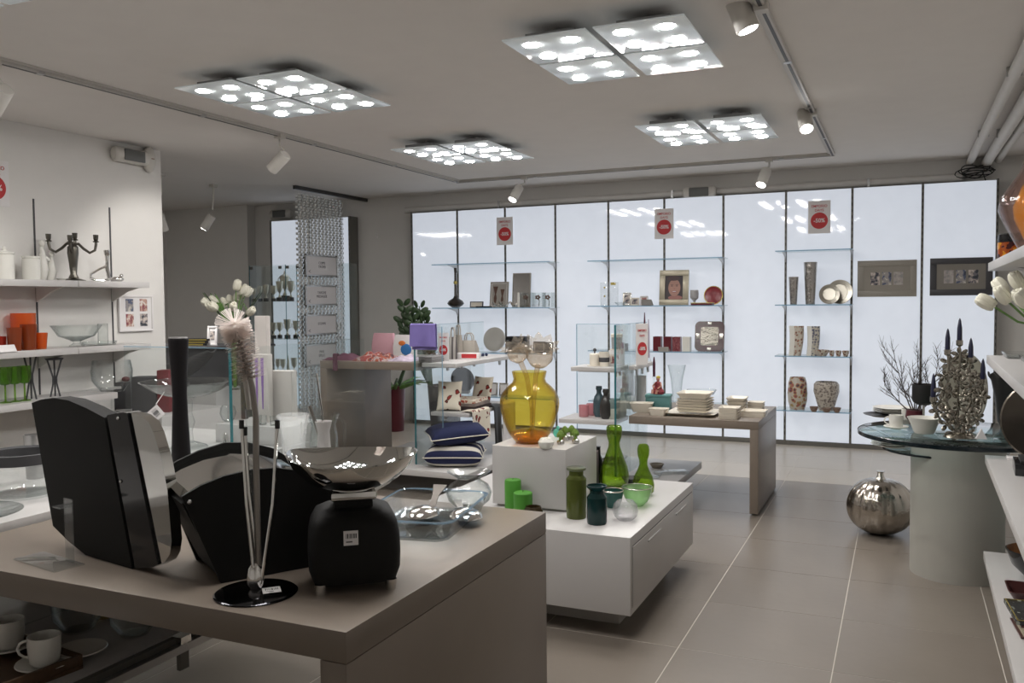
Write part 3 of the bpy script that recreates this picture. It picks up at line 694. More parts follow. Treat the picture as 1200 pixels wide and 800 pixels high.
# tray with cups
WOOD = mat('dark_wood', (.10, .055, .03), .45, vary=.3, vscale=14)
c0 = onz(97, 766, LS+.04)
t = thing('wooden_tray', 'dark wooden tray with cups on the low shelf under the table', 'tray', (c0.x, c0.y, LS), R(-7))
G().box(-.44, -.36, 0, 0, 0, .010).ob('tray_base', WOOD, t)
for b_ in ((-.44, -.36, 0, -.35), (-.44, -.010, 0, 0), (-.44, -.35, -.43, -.010), (-.010, -.35, 0, -.010)): G().box(b_[0], b_[1], .010, b_[2], b_[3], .04, .002).ob('rim', WOOD, t)
def cup(loc, r, h, label, rz=0., saucer=True, name='cup', mt=None, grp=None):
    t = thing(name, label, 'cup', loc, rz, grp); mt = mt or WCER
    z = .012 if saucer else 0
    if saucer: G().lathe([(0, .003), (r*.7, .002), (r*1.55, .012), (r*1.75, .017), (r*1.7, .02), (r*.8, .009), (0, .008)], 26).ob('saucer', mt, t)
    G().shell([(r*.72, z), (r*.9, z+h*.12), (r*.98, z+h*.5), (r, z+h)], .0028, 24).ob('bowl', mt, t)
    pts = [(r*.95*math.cos(0), 0, z+h*.8)]+[(r*(1.0+.75*math.sin(a)), 0, z+h*(.5+.3*math.cos(a))) for a in (.4, .9, 1.57, 2.2, 2.7)]+[(r*.88, 0, z+h*.2)]
    G().tube(pts, r*.09, 7).ob('handle', mt, t); return t
TB = LS+.0105
q = onz(41, 787, TB); cup(q+Vector((0, .03, 0)), .042, .078, 'white cup with saucer nearest the edge of the dark tray', R(205), grp='white cups on the tray')
q = onz(-1, 766, TB); cup(q+Vector((0, .03, 0)), .042, .078, 'white cup with saucer at the picture edge on the dark tray', R(205), grp='white cups on the tray')
q = onz(70, 778, TB); one('saucer', 'white saucer beside the cup near the tray corner', 'saucer', G().lathe([(0, .003), (.04, .002), (.07, .014), (.068, .017), (.04, .007), (0, .006)], 24), WCER, q+Vector((-.01, .075, 0)))
for u, v, lab, r, h in ((158, 742, 'clear glass bowl under the table by the clamp rail', .072, .12), (92, 738, 'clear glass bowl under the table behind the cup tray', .075, .13)):
    q = onz(u, v, LS); one('glass_bowl', lab, 'bowl', G().shell([(r*.55, 0), (r*.95, h*.35), (r, h)], .0035, 28), CLEAR, q, group='glass bowls under the near table')
one('brass_tin', 'small brass-coloured tin between the glass bowls under the table', 'tin', G().solid([(.03, 0), (.032, .03), (.026, .034)], 20), mat('brass', (.4, .3, .12), .35, .9), onz(123, 722, LS))
q = onz(14, 726, LS); one('dark_carton', 'dark carton at the picture edge on the shelf under the table', 'box', G().box(-.16, 0, 0, .05, .12, .17, .002), mat('dark_brown_card', (.06, .03, .025), .6), q+Vector((0, .15, 0)))
q = onz(46, 722, LS); one('tan_carton', 'tan carton next to the dark one on the shelf under the table', 'box', G().box(-.03, 0, 0, .04, .10, .16, .002), mat('tan_card', (.30, .22, .15), .7), q+Vector((0, .13, 0)))

# bread bins
MIRROR = mat('mirror_chrome', (.62, .62, .60), .05, 1.0)
MATTB = mat('matt_black', (.010, .010, .0095), .62, spec=.22, bump=.08, bscale=260)
RIVET = mat('rivet', (.6, .6, .6), .25, 1.)
# bin standing on end on an acrylic stand
def upright_plane(o, ang):                  # metres along and up an upright plane through o
    n = Vector((-math.sin(ang), math.cos(ang), 0)); e_ = Vector((math.cos(ang), math.sin(ang), 0))
    def f(u, v):
        d = ray(u, v); k = (o-Vector((0, 0, EYE))).dot(n)/d.dot(n); p = Vector((0, 0, EYE))+d*k
        return ((p-o).dot(e_), max(p.z-o.z, .001))
    return f
O = onz(155, 667, TZ); A1 = R(-10); bin_local = upright_plane(O, A1)
t = thing('bread_bin', 'black bread bin standing tilted on end with mirrored lid and rivets', 'bread bin', O, A1, 'black bread bins')
prof = [bin_local(*p) for p in ((37, 472), (48, 468), (62, 466), (80, 469), (101, 478), (122, 489), (155, 667), (100, 650), (80, 634), (62, 616))]
G().prism(prof, 0, .050).ob('body', MATTB, t, ang=30)
e0, e1 = bin_local(123, 488), bin_local(155.5, 667)
strip = [e0, (e0[0]+.004, e0[1]+.004), bin_local(143, 483), bin_local(147, 484), bin_local(183, 662), bin_local(177, 665), e1]
G().prism(strip, .004, .046).ob('end_panel', GLOSSB, t)
lid = [bin_local(*p) for p in ((147.5, 484), (160, 487), (170, 495), (176, 508), (185, 538), (192, 575), (197, 635), (195, 650), (190, 659), (183.5, 662))]
G().prism(lid, .010, .040).ob('mirror_lid', MIRROR, t, ang=50)
for p in ((137, 490), (140, 564)):
    a = bin_local(*p); G().ell((a[0], .003, a[1]), (.005, .004, .005)).ob('rivet', RIVET, t)
t = thing('acrylic_stand', 'clear acrylic stand propping up the tilted bread bin', 'stand', onz(90, 657, TZ)+Vector((0, -.02, 0)), A1)
ACR = glass('acrylic', (.93, .94, .94), .03, body=.05)
G().box(-.16, -.07, 0, .05, .012, .004, .001).ob('base_plate', ACR, t); G().box(-.016, -.004, .004, .022, .0, .175).ob('upright', ACR, t)
G().box(-.016, -.034, .155, .022, -.004, .159).ob('hook', ACR, t)
# second bin, lying as used
O2 = onz(259, 683.8, TZ); A2 = R(58); b2 = upright_plane(O2, A2)
t = thing('bread_bin', 'black bread bin lying flat with arched end and mirrored roll lid', 'bread bin', O2, A2, 'black bread bins')
A_ = [b2(213, 582), b2(235, 569), b2(262, 558), b2(295, 550), b2(325, 548), b2(355, 552)]; A_.append((A_[-1][0]+.075, A_[-1][1]-.045)); A_.append((A_[-1][0]+.045, A_[-1][1]-.075))
endp = A_+[(A_[-1][0]-.03, .001), (0, .001)]
dk = .235; rise = lambda x: .030*max(0, 1-abs(x-.10)/.34)+.008
G().prism(endp, 0, .012).ob('end_panel', MATTB, t, ang=30)
G().prism([(x, z+rise(x)) if i < 8 else (x, z) for i, (x, z) in enumerate(endp)], dk, dk+.012).ob('end_panel', MATTB, t, ang=30)
g = G(); NL = 6
for (x0, z0), (x1, z1) in zip(A_, A_[1:]):
    for k in range(NL):
        f0, f1 = k/NL, (k+1)/NL
        pt = lambda x, z, f: (x*.985, .012+(dk-.012)*f, z-.006+rise(x)*.7*f)
        g.b.faces.new([g.b.verts.new(c) for c in (pt(x0, z0, f0), pt(x1, z1, f0), pt(x1, z1, f1), pt(x0, z0, f1))])
bmesh.ops.remove_doubles(g.b, verts=g.b.verts, dist=1e-5); bmesh.ops.solidify(g.b, geom=g.b.faces[:], thickness=.003)
g.ob('mirror_lid', MIRROR, t, ang=60)
G().prism([(x*.97, z-.02) if i < 8 else (x*.97+.005, z+.008) for i, (x, z) in enumerate(endp)], .013, dk-.001).ob('body', MATTB, t)
a = b2(222, 588); G().ell((a[0], -.001, a[1]), (.006, .004, .006)).ob('rivet', RIVET, t)

# brush stand
B0 = onz(300, 695, TZ); s = px(B0)
t = thing('brush_stand', 'decanter brush hanging on a chrome stand with black round base', 'brush', B0, YAW)
def bl(u, v, dy=0.):
    d = ray(u, v); nrm = Vector((FW.x, FW.y, 0)).normalized(); k = ((B0-Vector((0, 0, EYE))).dot(nrm)+dy)/d.dot(nrm)
    p = Vector((0, 0, EYE))+d*k; return Vector(((p-B0).dot(Vector((_r0.x, _r0.y, 0))), dy, p.z-TZ))
G().solid([(47*s, 0), (48*s, .003), (46*s, .006), (.012, .012)], 48).ob('base', mat('black_chrome', (.05, .05, .055), .12, 1.0), t)
G().lathe([(0, .004), (.008, .005), (.019, .022), (.021, .04), (.017, .062), (.008, .075), (0, .076)], 20).ob('chrome_hub', STEEL, t)
ROD = mat('brush_wire', (.30, .275, .25), .3, .9)
G().tube([bl(303, 688), bl(302, 620), bl(300, 540), bl(300, 490), bl(296, 455), bl(289, 425), bl(281, 400), bl(275, 382)], [.0075, .0075, .0075, .0075, .0068, .006, .005, .004], 10).ob('main_rod', ROD, t)
G().tube([bl(275, 381), bl(277, 378, .02), bl(281, 395, .03), bl(284, 415, .03), bl(288, 442, .03)], .003, 6).ob('loop_wire', ROD, t)
G().tube([bl(287, 440, .03), bl(290, 462, .03), bl(292, 480, .03)], [.006, .0065, .006], 8).ob('white_sleeve', mat('sleeve_white', (.62, .60, .56), .5), t)
G().tube([bl(293, 479, .03), bl(296, 560, .02), bl(300, 690, .01)], .011, 10).ob('clear_tube', CLEAR, t)
BR = mat('bristle', (.92, .86, .83), .8); _n = BR.node_tree.nodes; _tl = _n.new('ShaderNodeBsdfTranslucent'); _tl.inputs['Color'].default_value = (.9, .84, .80, 1)
_mx = _n.new('ShaderNodeMixShader'); _mx.inputs[0].default_value = .6; BR.node_tree.links.new(_n['Principled BSDF'].outputs[0], _mx.inputs[1]); BR.node_tree.links.new(_tl.outputs[0], _mx.inputs[2]); BR.node_tree.links.new(_mx.outputs[0], _n['Material Output'].inputs[0])
g = G(); rnd = random.Random(3)
def bristles(path, r0, step, per=26):
    pts = [Vector(p) for p in path]
    for a, b_ in zip(pts, pts[1:]):
        n_ = max(1, int((b_-a).length/step)); d = (b_-a).normalized(); o1 = d.orthogonal().normalized(); o2 = d.cross(o1)
        for k in range(n_):
            c = a.lerp(b_, k/n_)
            for j in range(per):
                an = 2*math.pi*(j+rnd.random()*.8)/per; v = o1*math.cos(an)+o2*math.sin(an); w_ = d.cross(v)*.0022; tip = c+v*r0*rnd.uniform(.88, 1.06)+d*rnd.uniform(-.0042, .0042)
                g.b.faces.new([g.b.verts.new(x) for x in (c-w_*.5, c+w_*.5, tip+w_, tip-w_)])
bristles([bl(275, 379, -.012), bl(281, 398), bl(289, 420), bl(298, 446)], .036, .0080, 70)
bristles([bl(272, 381, .02), bl(277, 400, .03), bl(282, 420, .03), bl(286, 440, .03)], .031, .0100, 60)
d0 = (bl(275, 379, -.03)-bl(275, 379))
for j in range(56):
    an = rnd.uniform(0, 6.28); c = bl(275, 380, -.012); tip = c+Vector((math.cos(an)*.040, -.012-rnd.random()*.012, math.sin(an)*.034+.004)); w_ = Vector((math.sin(an), 0, -math.cos(an)))*.0011
    g.b.faces.new([g.b.verts.new(x) for x in (c-w_*.4, c+w_*.4, tip+w_, tip-w_)])
o = g.ob('bristles', BR, t, smooth=False); o['kind'] = 'stuff'
for (u0, v0, u1, v1, dy) in ((283, 495, 299, 686, -.01), (287, 503, 301, 650, .008), (325, 495, 306, 684, -.008)):
    r_ = G().tube([bl(u1, v1, dy), bl((u0+u1)/2+(4 if u0 > 310 else -2), (v0+v1)/2, dy), bl(u0, v0, dy)], .0042, 8).ob('thin_rod', STEEL, t)
    G().tube([bl(u0, v0+7, dy), bl(u0, v0-3, dy)], .006, 8).ob('black_tip', GLOSSB, r_)
label_tag(t, (20*s, -.012, .0112), (0, 0, R(20)), .042)

# kitchen scale
K0 = onz(415, 681, TZ); s = px(K0)*.99
t = thing('kitchen_scale', 'black kitchen scale with rounded body and chrome feet', 'scale', K0, YAW+R(14))
def body(z):                                # half width by height, in photo pixels
    return {0: .112, .02: .116}.get(z, 0)
hw = 53*s
rings = [(0.90, .022), (.985, .050), (1.0, .088), (.985, .13), (.93, .160), (.82, .182), (.62, .193), (.40, .196)]
g = G(); prev = None; n_ = 40
for f, z in rings:
    rg = []
    for k in range(n_):
        a = 2*math.pi*k/n_; c, s_ = math.cos(a), math.sin(a); p_ = 2/4.6
        rg.append(g.b.verts.new((hw*f*math.copysign(abs(c)**p_, c), hw*.95*f*math.copysign(abs(s_)**p_, s_), z)))
    if prev:
        for k in range(n_): g.b.faces.new((prev[k], prev[(k+1) % n_], rg[(k+1) % n_], rg[k]))
    else: g.b.faces.new(rg[::-1])
    prev = rg
g.b.faces.new(prev); g.ob('body', MATTB, t, ang=50)
for sx in (-1, 1):
    for sy in (-1, 1): G().solid([(.012, 0), (.015, .026)], 14, (sx*hw*.74, sy*hw*.72, 0)).ob('foot', STEEL, t)
G().box(-.045, -.045, .194, .045, .045, .212).ob('neck', MATTB, t)
G().box(-.055, -.05, .212, .055, .05, .234, .006).ob('chrome_plate', STEEL, t)
G().prism([(.04, .216), (.09, .242), (.10, .252), (.095, .256), (.04, .23)], -.01, .01).ob('chrome_arm', STEEL, t)
o = label_tag(t, (-.012, -hw*.958, .138), (R(86), 0, 0), .034)
# bowl on the scale
t = thing('chrome_bowl', 'wide chrome bowl resting on the black kitchen scale', 'bowl', (K0.x, K0.y, TZ+.2345), YAW)
pr = [(.035, 0), (.075, .006), (.115, .024), (.145, .054), (.158, .080)]
inner = [(max(.001, r-.003), z+.0025) for r, z in reversed(pr)]
g = G(); g.lathe([(0, 0)]+pr+inner+[(0, .0028)], 56)
for v in g.b.verts:                         # boat form: the two ends are drawn up and out
    a = math.atan2(v.co.y, v.co.x); r = math.hypot(v.co.x, v.co.y); k = (r/.158)**2
    v.co.x *= 1+.02*k*abs(math.cos(a))**4; v.co.z += .016*k*(abs(math.cos(a))**3-.35)
    v.co.y *= 1-.05*k
g.ob('bowl', MIRROR, t, ang=60)

# glass oven dish with two servers
D0 = (onz(445, 640, TZ)+onz(577, 572, TZ))/2; D0 = Vector((-1.345, 2.315, TZ))
BG = glass('bluish_glass', (.955, .975, .98), .04, edge=(.55, .66, .72))
t = thing('glass_oven_dish', 'rectangular clear glass oven dish with bluish rim', 'dish', D0, R(10))
def rr(hx, hy, r, z, n=6):
    out = []
    for cx, cy, a0 in ((hx-r, hy-r, 0), (-hx+r, hy-r, 90), (-hx+r, -hy+r, 180), (hx-r, -hy+r, 270)):
        for k in range(n+1): a = R(a0+90*k/n); out.append((cx+r*math.cos(a), cy+r*math.sin(a), z))
    return out
def loft(g, loops, closed_first=True, closed_last=True):
    rs = [[g.b.verts.new(p) for p in L] for L in loops]; n = len(rs[0])
    for a, b_ in zip(rs, rs[1:]):
        for k in range(n): g.b.faces.new((a[k], a[(k+1) % n], b_[(k+1) % n], b_[k]))
    if closed_first: g.b.faces.new(rs[0][::-1])
    if closed_last: g.b.faces.new(rs[-1])
    return g
hx, hy = .155, .215
loft(G(), [rr(hx-.035, hy-.035, .03, 0), rr(hx-.02, hy-.02, .04, .006), rr(hx-.006, hy-.006, .045, .05), rr(hx, hy, .05, .062), rr(hx-.006, hy-.006, .045, .062), rr(hx-.025, hy-.025, .04, .010), rr(hx-.04, hy-.04, .03, .006)]).ob('dish', BG, t, ang=50)
RIMB = glass('blue_rim', (.62, .80, .93), .03, body=.12)
loft(G(), [rr(hx+.002, hy+.002, .05, .0605), rr(hx+.003, hy+.003, .05, .064), rr(hx-.004, hy-.004, .05, .066), rr(hx-.008, hy-.008, .05, .063)], False, False).ob('rim', RIMB, t)
for sy in (-1, 1): G().box(-.06, sy*hy-(.002 if sy > 0 else .028), .056, .06, sy*hy+(.028 if sy > 0 else .002), .064, .003).ob('handle', BG, t)
def server(loc, rz, label, raised):
    t = thing('salad_server', label, 'spoon', loc, rz, 'steel salad servers')
    M = TR(0, 0, .012) @ Matrix.Rotation(R(0), 4, 'X')
    g = G(); pr = [(1., 0), (.93, .35), (.72, .68), (.4, .9), (0, 1.)]
    g.lathe([(.96*1., -.06)]+pr, 28, M=M @ Matrix.Diagonal((.052, .068, .026, 1))); g.ob('spoon_bowl', STEEL, t)
    pts = [(0, .06, .018), (0, .085, .028), (0, .11, .05), (0, .15, .075)] if raised else [(0, .062, .014), (0, .09, .018), (0, .15, .03)]
    g = G()
    ws = [.018, .010, .011, .024] if raised else [.018, .009, .014]
    for (a, wa), (b_, wb) in zip(zip(pts, ws), zip(pts[1:], ws[1:])):
        g.b.faces.new([g.b.verts.new(c) for c in ((a[0]-wa, a[1], a[2]), (a[0]+wa, a[1], a[2]), (b_[0]+wb, b_[1], b_[2]), (b_[0]-wb, b_[1], b_[2]))])
    bmesh.ops.remove_doubles(g.b, verts=g.b.verts, dist=1e-5); bmesh.ops.solidify(g.b, geom=g.b.faces[:], thickness=.003)
    g.ob('handle', mat('satin_steel', (.42, .39, .36), .32, .9), t)
q = onz(496, 600, TZ+.03); server((q.x, q.y, TZ+.012), R(8), 'steel salad server with raised handle in the glass dish', True)
q = onz(546, 602, TZ+.03); server((q.x, q.y, TZ+.012), R(38), 'steel salad server lying low near the blue rim', False)
q = onz(548, 600, TZ)+Vector((-.02, .05, 0)); s = px(q); r = 27*s
one('glass_vase', 'round clear glass vase with flared rim behind the oven dish', 'vase', G().shell([(r*.45, 0), (r*.9, .03), (r, .055), (r*.85, .08), (r*.5, .098), (r*.52, .104), (r*.95, .125)], .004, 32), CLEAR, q)

# ware on the white shelves behind
def vs(u, v, z=WS): return onz(u, v, z)
q = onz(213, 556, WS); s = px(q); k = s
one('pepper_mill', 'tall black waisted pepper mill behind the bread bins', 'mill', G().solid([(11.5*k, 0), (10.5*k, 30*k), (8.8*k, 70*k), (8.2*k, 95*k), (9.3*k, 125*k), (11.4*k, 156*k), (11.6*k, 158*k), (11*k, 160*k)], 28), mat('mill_black', (.008, .007, .008), .5, spec=.2), q)
G().solid([(10.6*k, 160*k), (10.4*k, 160*k+.004)], 24).ob('cap', BRUSHED, bpy.data.objects['pepper_mill'])
q = Vector((-3.04, 3.06, WS)); s = px(q); r = 54*s
t = thing('cake_stand', 'wide shallow clear glass cake stand with a dangling price tag', 'cake stand', q)
zr = ony(215, 446, q.y).z-WS
G().shell([(.03, zr-.075), (.10, zr-.065), (r*.7, zr-.045), (r, zr)], .006, 44).ob('plate', CLEAR, t)
G().solid([(.085, 0), (.08, .008), (.02, .03), (.016, .08), (.028, .12), (.016, .16), (.02, zr-.09), (.035, zr-.076)], 24).ob('stem', CLEAR, t)
a = ony(183, 484, q.y-.22)-q
o = G().box(-.028, -.0008, -.028, .028, .0008, .028).ob('price_tag', PAPER, t, a, (0, R(50), YAW))
g = G()
for kk in range(8): g.box(-.018+kk*.0046, -.0014, -.012, -.018+kk*.0046+random.choice((.001, .002, .003)), -.0009, .014)
b_ = g.ob('barcode', DARKG, o); b_['kind'] = 'stuff'
G().tube([a+Vector((0, 0, .04)), a+Vector((0, .05, .09))], .002, 5).ob('string', PAPER, t)
q = onz(268, 516, WS); s = px(q)
t = thing('glass_goblet', 'clear glass candlestick with ball top and twisted stem', 'candlestick', q)
G().shell([(.006, .085), (.030, .105), (.040, .135), (.034, .165), (.03, .172)], .003, 24).ob('ball', CLEAR, t)
g = G()
for kk in range(6): g.ell((0, 0, .022+kk*.011), (.010, .010, .007), 12, 6)
g.solid([(.045, 0), (.04, .006), (.012, .018)], 24); o = g.ob('stem', CLEAR, t); o['kind'] = 'stuff'
q = onz(297, 519, WS); one('steel_shaker', 'tiny steel shaker beside the twisted glass candlestick', 'shaker', G().solid([(.014, 0), (.012, .045), (.008, .056), (.002, .06)], 16), STEEL, q-Vector((.08, .1, 0)))
# white plinth box with flower holders
q0 = onz(255, 520, WS)
bx0, bx1, by0, by1 = -3.05, -2.66, 3.40, 3.82
zt_ = .075
t = one('white_riser', 'low white riser box behind the ribbed glass vase', 'riser', G().box(-.205, -.15, 0, .205, .15, .09, .003), WHITE, (-2.835, 3.38, WS))
def tallbox(u0, u1, v0, v1, y, z, label, d=.06, name='white_box'):
    a, b_ = at(u0, y, z), at(u1, y, z); h = ony((u0+u1)/2, v0, y).z-z; hw = (b_.x-a.x)/2*.86
    t = thing(name, label, 'box', ((a.x+b_.x)/2, y, z), R(12), 'white gift boxes'); G().box(-hw, -d/2, 0, hw, d/2, h, .002).ob('carton', mat('box_white', (.60, .56, .53), .6), t); return t, hw, h
RZ_ = WS+.09
t, hw, h = tallbox(300, 318, 415, 490, 3.36, RZ_, 'tall white box with two purple stripes behind the brush', .05)
for x in (-.018, .012): G().prism([(x-.003, h*.2), (x+.003, h*.2), (x+.008, h*.95), (x-.008, h*.95)], -.0265, -.0252).ob('purple_stripe', mat('purple_print', (.26, .13, .42), .6), t)
tallbox(316, 346, 434, 495, 3.44, RZ_, 'shorter blank white box behind the ribbed glass vase')
tallbox(303, 317, 370, 490, 3.45, RZ_, 'tallest narrow white box beside the brush head', .04)
one('dark_tube', 'dark upright tube behind the clear brush tube', 'tube', G().solid([(.018, 0), (.018, .30)], 16), DARKG, at(287, 3.42, RZ_))
for u, lab in ((302, 'first'), (308, 'second'), (321, 'third')):
    one('tealight_glass', f'small clear tealight glass on the white riser, {lab} from the brush', 'glass', G().shell([(.018, 0), (.02, .045)], .002, 16), CLEAR, at(u, 3.28, RZ_), group='tealight glasses on the riser')
# ribbed vase, pitcher
q = onz(345, 548, WS); s = px(q); r = 19*s
g = G(); g.shell([(r*.6, 0), (r*.66, 12*s), (r*.72, 36*s), (r*.86, 54*s), (r, 63*s)], .004, 64)
for v in g.b.verts:
    a = math.atan2(v.co.y, v.co.x); f = 1+.035*math.cos(a*16); v.co.x *= f; v.co.y *= f
RIB = glass('ribbed_glass', (.93, .94, .94), .06, edge=(.42, .44, .44), body=.16)
g.ob('ribbed_vase', RIB, None, q); tag(C.objects[-1] if False else bpy.data.objects['ribbed_vase'], 'ribbed clear glass vase behind the near chrome bowl', 'vase')
q = onz(380, 545, WS); s = px(q); t = thing('glass_pitcher', 'clear glass pitcher with a handle, holding steel utensils', 'pitcher', q, YAW)
G().shell([(14*s, 0), (17*s, 10*s), (16*s, 35*s), (14*s, 48*s), (19*s, 60*s)], .004, 30).ob('jug', CLEAR, t)
G().tube([(15*s, 0, 55*s), (24*s, 0, 52*s), (25*s, 0, 35*s), (23*s, 0, 18*s), (15*s, 0, 10*s)], .006, 8).ob('handle', CLEAR, t)
G().shell([(7*s, .006), (8*s, 20*s), (7*s, 40*s), (10*s, 52*s)], .003, 20).ob('white_insert', mat('frost', (.62, .58, .58), .5), t)
for u0, v0, r0, mt, lab in ((371, 440, .004, STEEL, 'curved'), (362, 478, .008, ROD, 'short')):
    d = Vector(((u0-378)*s, 0, (548-v0)*s)); G().tube([(0, 0, .03), d*.55+Vector((.01, 0, 0)), d], r0, 7).ob('utensil', mt, t)
# jar, plate, steel cup at the picture edge
q = onz(8, 592, .772); s = px(q)
q = Vector((-2.83, 2.06, .772)); s = px(q)
t = thing('glass_jar', 'big clear glass jar with a black band at the picture edge', 'jar', q)
G().shell([(.11, .0), (.125, .02), (.128, .11), (.122, .118)], .005, 40).ob('jar', CLEAR, t)
G().lathe([(.123, .118), (.131, .12), (.131, .155), (.123, .157), (.118, .15), (.118, .12)], 40).ob('black_band', DARKG, t)
q = Vector((-2.68, 1.75, .772)); one('glass_plate', 'clear glass plate on the white shelf before the banded jar', 'plate', G().shell([(.09, 0), (.12, .006), (.165, .02)], .005, 36), CLEAR, q)
q = Vector((-3.06, 2.28, .772)); one('steel_cup', 'small steel cup behind the banded glass jar', 'cup', G().shell([(.03, 0), (.036, .17)], .003, 20), BRUSHED, q)
# ---------------------------------------------------------------- white podium with a box
PZ = .45
POD = thing('white_podium', 'low white drawer podium carrying green glass and a white box', 'podium', (-1.57, 4.05, 0))
px0, px1, py0, py1 = -2.15+1.57, -1.021+1.57, 3.455-4.05, 4.645-4.05
G().box(px0, py0, .118, px1, py1, PZ, .002).ob('body', WHITE, POD)
G().box(px0+.10, py0+.20, 0, px1-.11, py1-.15, .117).ob('recessed_base', mat('base_grey', (.45, .43, .40), .5), POD)
dr = G().box(px1-.0005, py0+.03, .150, px1+.003, py1-.03, PZ-.045, .001).ob('drawer', WHITE, POD)
for y in (-.22, .30): G().box(px1+.003, y-.11, PZ-.085, px1+.008, y+.11, PZ-.076, .001).ob('handle', WHITE, dr)
g = G()
for b_ in ((py0+.026, PZ-.045, py1-.026, PZ-.041), (py0+.026, .146, py0+.03, PZ-.041), (py1-.03, .146, py1-.026, PZ-.041)): g.box(px1-.0002, b_[0], b_[1], px1+.0006, b_[2], b_[3])
o = g.ob('gap_line', DARKG, POD); o['kind'] = 'stuff'
BOX = thing('white_box', 'white cube box on the podium under the amber vase', 'box', (-1.612, 3.985, PZ))
G().box(-.19, -.225, .012, .19, .225, .296, .0015).ob('carton', WHITE, BOX); G().box(-.17, -.205, 0, .17, .205, .012).ob('base', mat('base_grey', (.45, .43, .40), .5), BOX)
BT = PZ+.296
def put(u, v, z): q = onz(u, v, z); return q, px(q)
# amber vase
q, s = put(619, 519, BT); q = q+Vector((0, .02, 0))
AMB = glass('amber_glass', (.925, .86, .50), .04, edge=(.72, .48, .10)); AMB2 = glass('amber_base', (.80, .52, .14), .04, edge=(.6, .28, .04), body=.12)
t = thing('amber_vase', 'large amber glass vase with two glass flowers on the white box', 'vase', q)
pf = [(16, 0), (20, 5), (25, 12), (30.5, 25), (34, 38), (35, 46), (34.6, 52), (32, 59), (26, 66), (20, 71), (18.5, 75), (20.5, 84)]
G().shell([(a*s, b_*s) for a, b_ in pf], .006, 48).ob('vessel', AMB, t, ang=60)
G().solid([(15*s, .008), (20*s, 6*s), (24*s, 12*s), (16*s, 15*s)], 32).ob('thick_base', AMB2, t)
PINK = glass('flower_glass', (.86, .80, .72), .05, edge=(.40, .33, .26), body=.10)
for (sx, sy, tx, tz, r, tl, lab) in ((2, 0, -13, 104, 14, -25, 'a'), (3, 2, 13, 101, 17, 22, 'b')):
    G().tube([(sx*s, sy*s, 6*s), ((sx+1)*s, sy*s, 40*s), ((sx+tx*.4)*s, 0, 78*s), (tx*s*.85, 0, (tz-9)*s)], [.008, .011, .012, .014], 10).ob('glass_stem', PINK, t)
    g = G(); n_ = 36
    for pr_ in ([(2, -10), (9, -7), (13, 0), (12, 7), (9, 10), (12, 14), (16, 15)],): g.lathe([(0, pr_[0][1]*r/14*s)]+[(a*r/14*s, b_*r/14*s) for a, b_ in pr_], n_)
    for v in g.b.verts:
        rr_ = math.hypot(v.co.x, v.co.y)
        if v.co.z > 11*r/14*s: a = math.atan2(v.co.y, v.co.x); v.co *= 1+.13*math.sin(a*9)
    bmesh.ops.solidify(g.b, geom=g.b.faces[:], thickness=.004)
    o = g.ob('glass_flower', PINK, t, ang=60); o.matrix_local = TR(tx*s, 0, tz*s) @ Matrix.Rotation(R(tl), 4, 'Y') @ Matrix.Rotation(R(28), 4, 'X')
q, s = put(640, 525, BT); t = thing('white_flower_candle', 'small white rose-shaped candle beside the amber vase', 'candle', q)
G().solid([(6*s, 0), (9*s, 4*s), (9.5*s, 8*s), (7*s, 11*s)], 16).ob('wax', WCER, t)
for k in range(9): a = k*.7; G().ell((5.5*s*math.cos(a), 5.5*s*math.sin(a), 8*s), (4*s, 2.2*s, 4.5*s), 10, 6, RZ(a+1.57)).ob('petal', WCER, t)
q, s = put(652, 512, BT); one('turquoise_bird', 'tiny turquoise glass ornament behind the white rose candle', 'ornament', G().ell((0, 0, 5*s), (4*s, 3*s, 5*s)).ell((2*s, 0, 11*s), (2*s, 2*s, 2.5*s)), glass('turquoise_glass', (.25, .62, .55), .05, body=.4), q)
for k, (u, v) in enumerate(((657, 521), (662, 516), (670, 515), (674.5, 519.5))):
    q, s = put(u, v, BT); t = thing('succulent_pot', f'tiny green succulent in a silver pot, {("nearest the rose candle", "back one of the first pair", "back one of the second pair", "farthest from the amber vase")[k]}', 'plant', q, group='succulents in silver pots')
    G().solid([(3.6*s, 0), (4.6*s, 1.5*s), (4.4*s, 4.5*s), (3.2*s, 5.5*s)], 16).ob('pot', STEEL, t)
    g = G()
    for j in range(26):
        a = j*2.4; rr_ = 3.6*s*math.sqrt((j+.5)/26); g.ell((rr_*math.cos(a), rr_*math.sin(a), 10*s+5*s*math.cos(rr_/(3.6*s)*1.4)), (1.3*s, 1.3*s, 2.6*s), 6, 4)
    g.solid([(2.2*s, 5*s), (2.4*s, 11*s)], 8)
    o = g.ob('leaves', mat('succulent_green', (.16, .27, .05), .5, vary=.3, vscale=60), t); o['kind'] = 'stuff'
# green glass on the podium
def ves(u, v, prof, mt, name, label, cat='vase', group=None, t_=.004, n=32, z=PZ, sx=1., dy=0.):
    q, s = put(u, v, z); q.y += dy; s = px(q)
    return one(name, label, cat, G().shell([(a*s, b_*s) for a, b_ in prof], t_, n), mt, q, group=group, ang=60)
OLIVE = glass('olive_glass', (.20, .24, .055), .05, body=.45); TEAL = glass('dark_teal_glass', (.022, .085, .085), .06, body=.4)
LIME = glass('lime_glass', (.66, .77, .30), .04, edge=(.16, .30, .03), body=.02); FG = glass('frosted_green', (.58, .74, .52), .12, body=.2)
q, s = put(675.5, 606, PZ); t = thing('olive_jar', 'tall olive glass jar with a cap, on the podium before the white box', 'jar', q)
G().shell([(11.3*s, 0), (11.8*s, 3*s), (11.8*s, 46*s), (8.4*s, 50*s), (8.4*s, 55*s)], .005, 32, base=4*s).ob('jar', OLIVE, t)
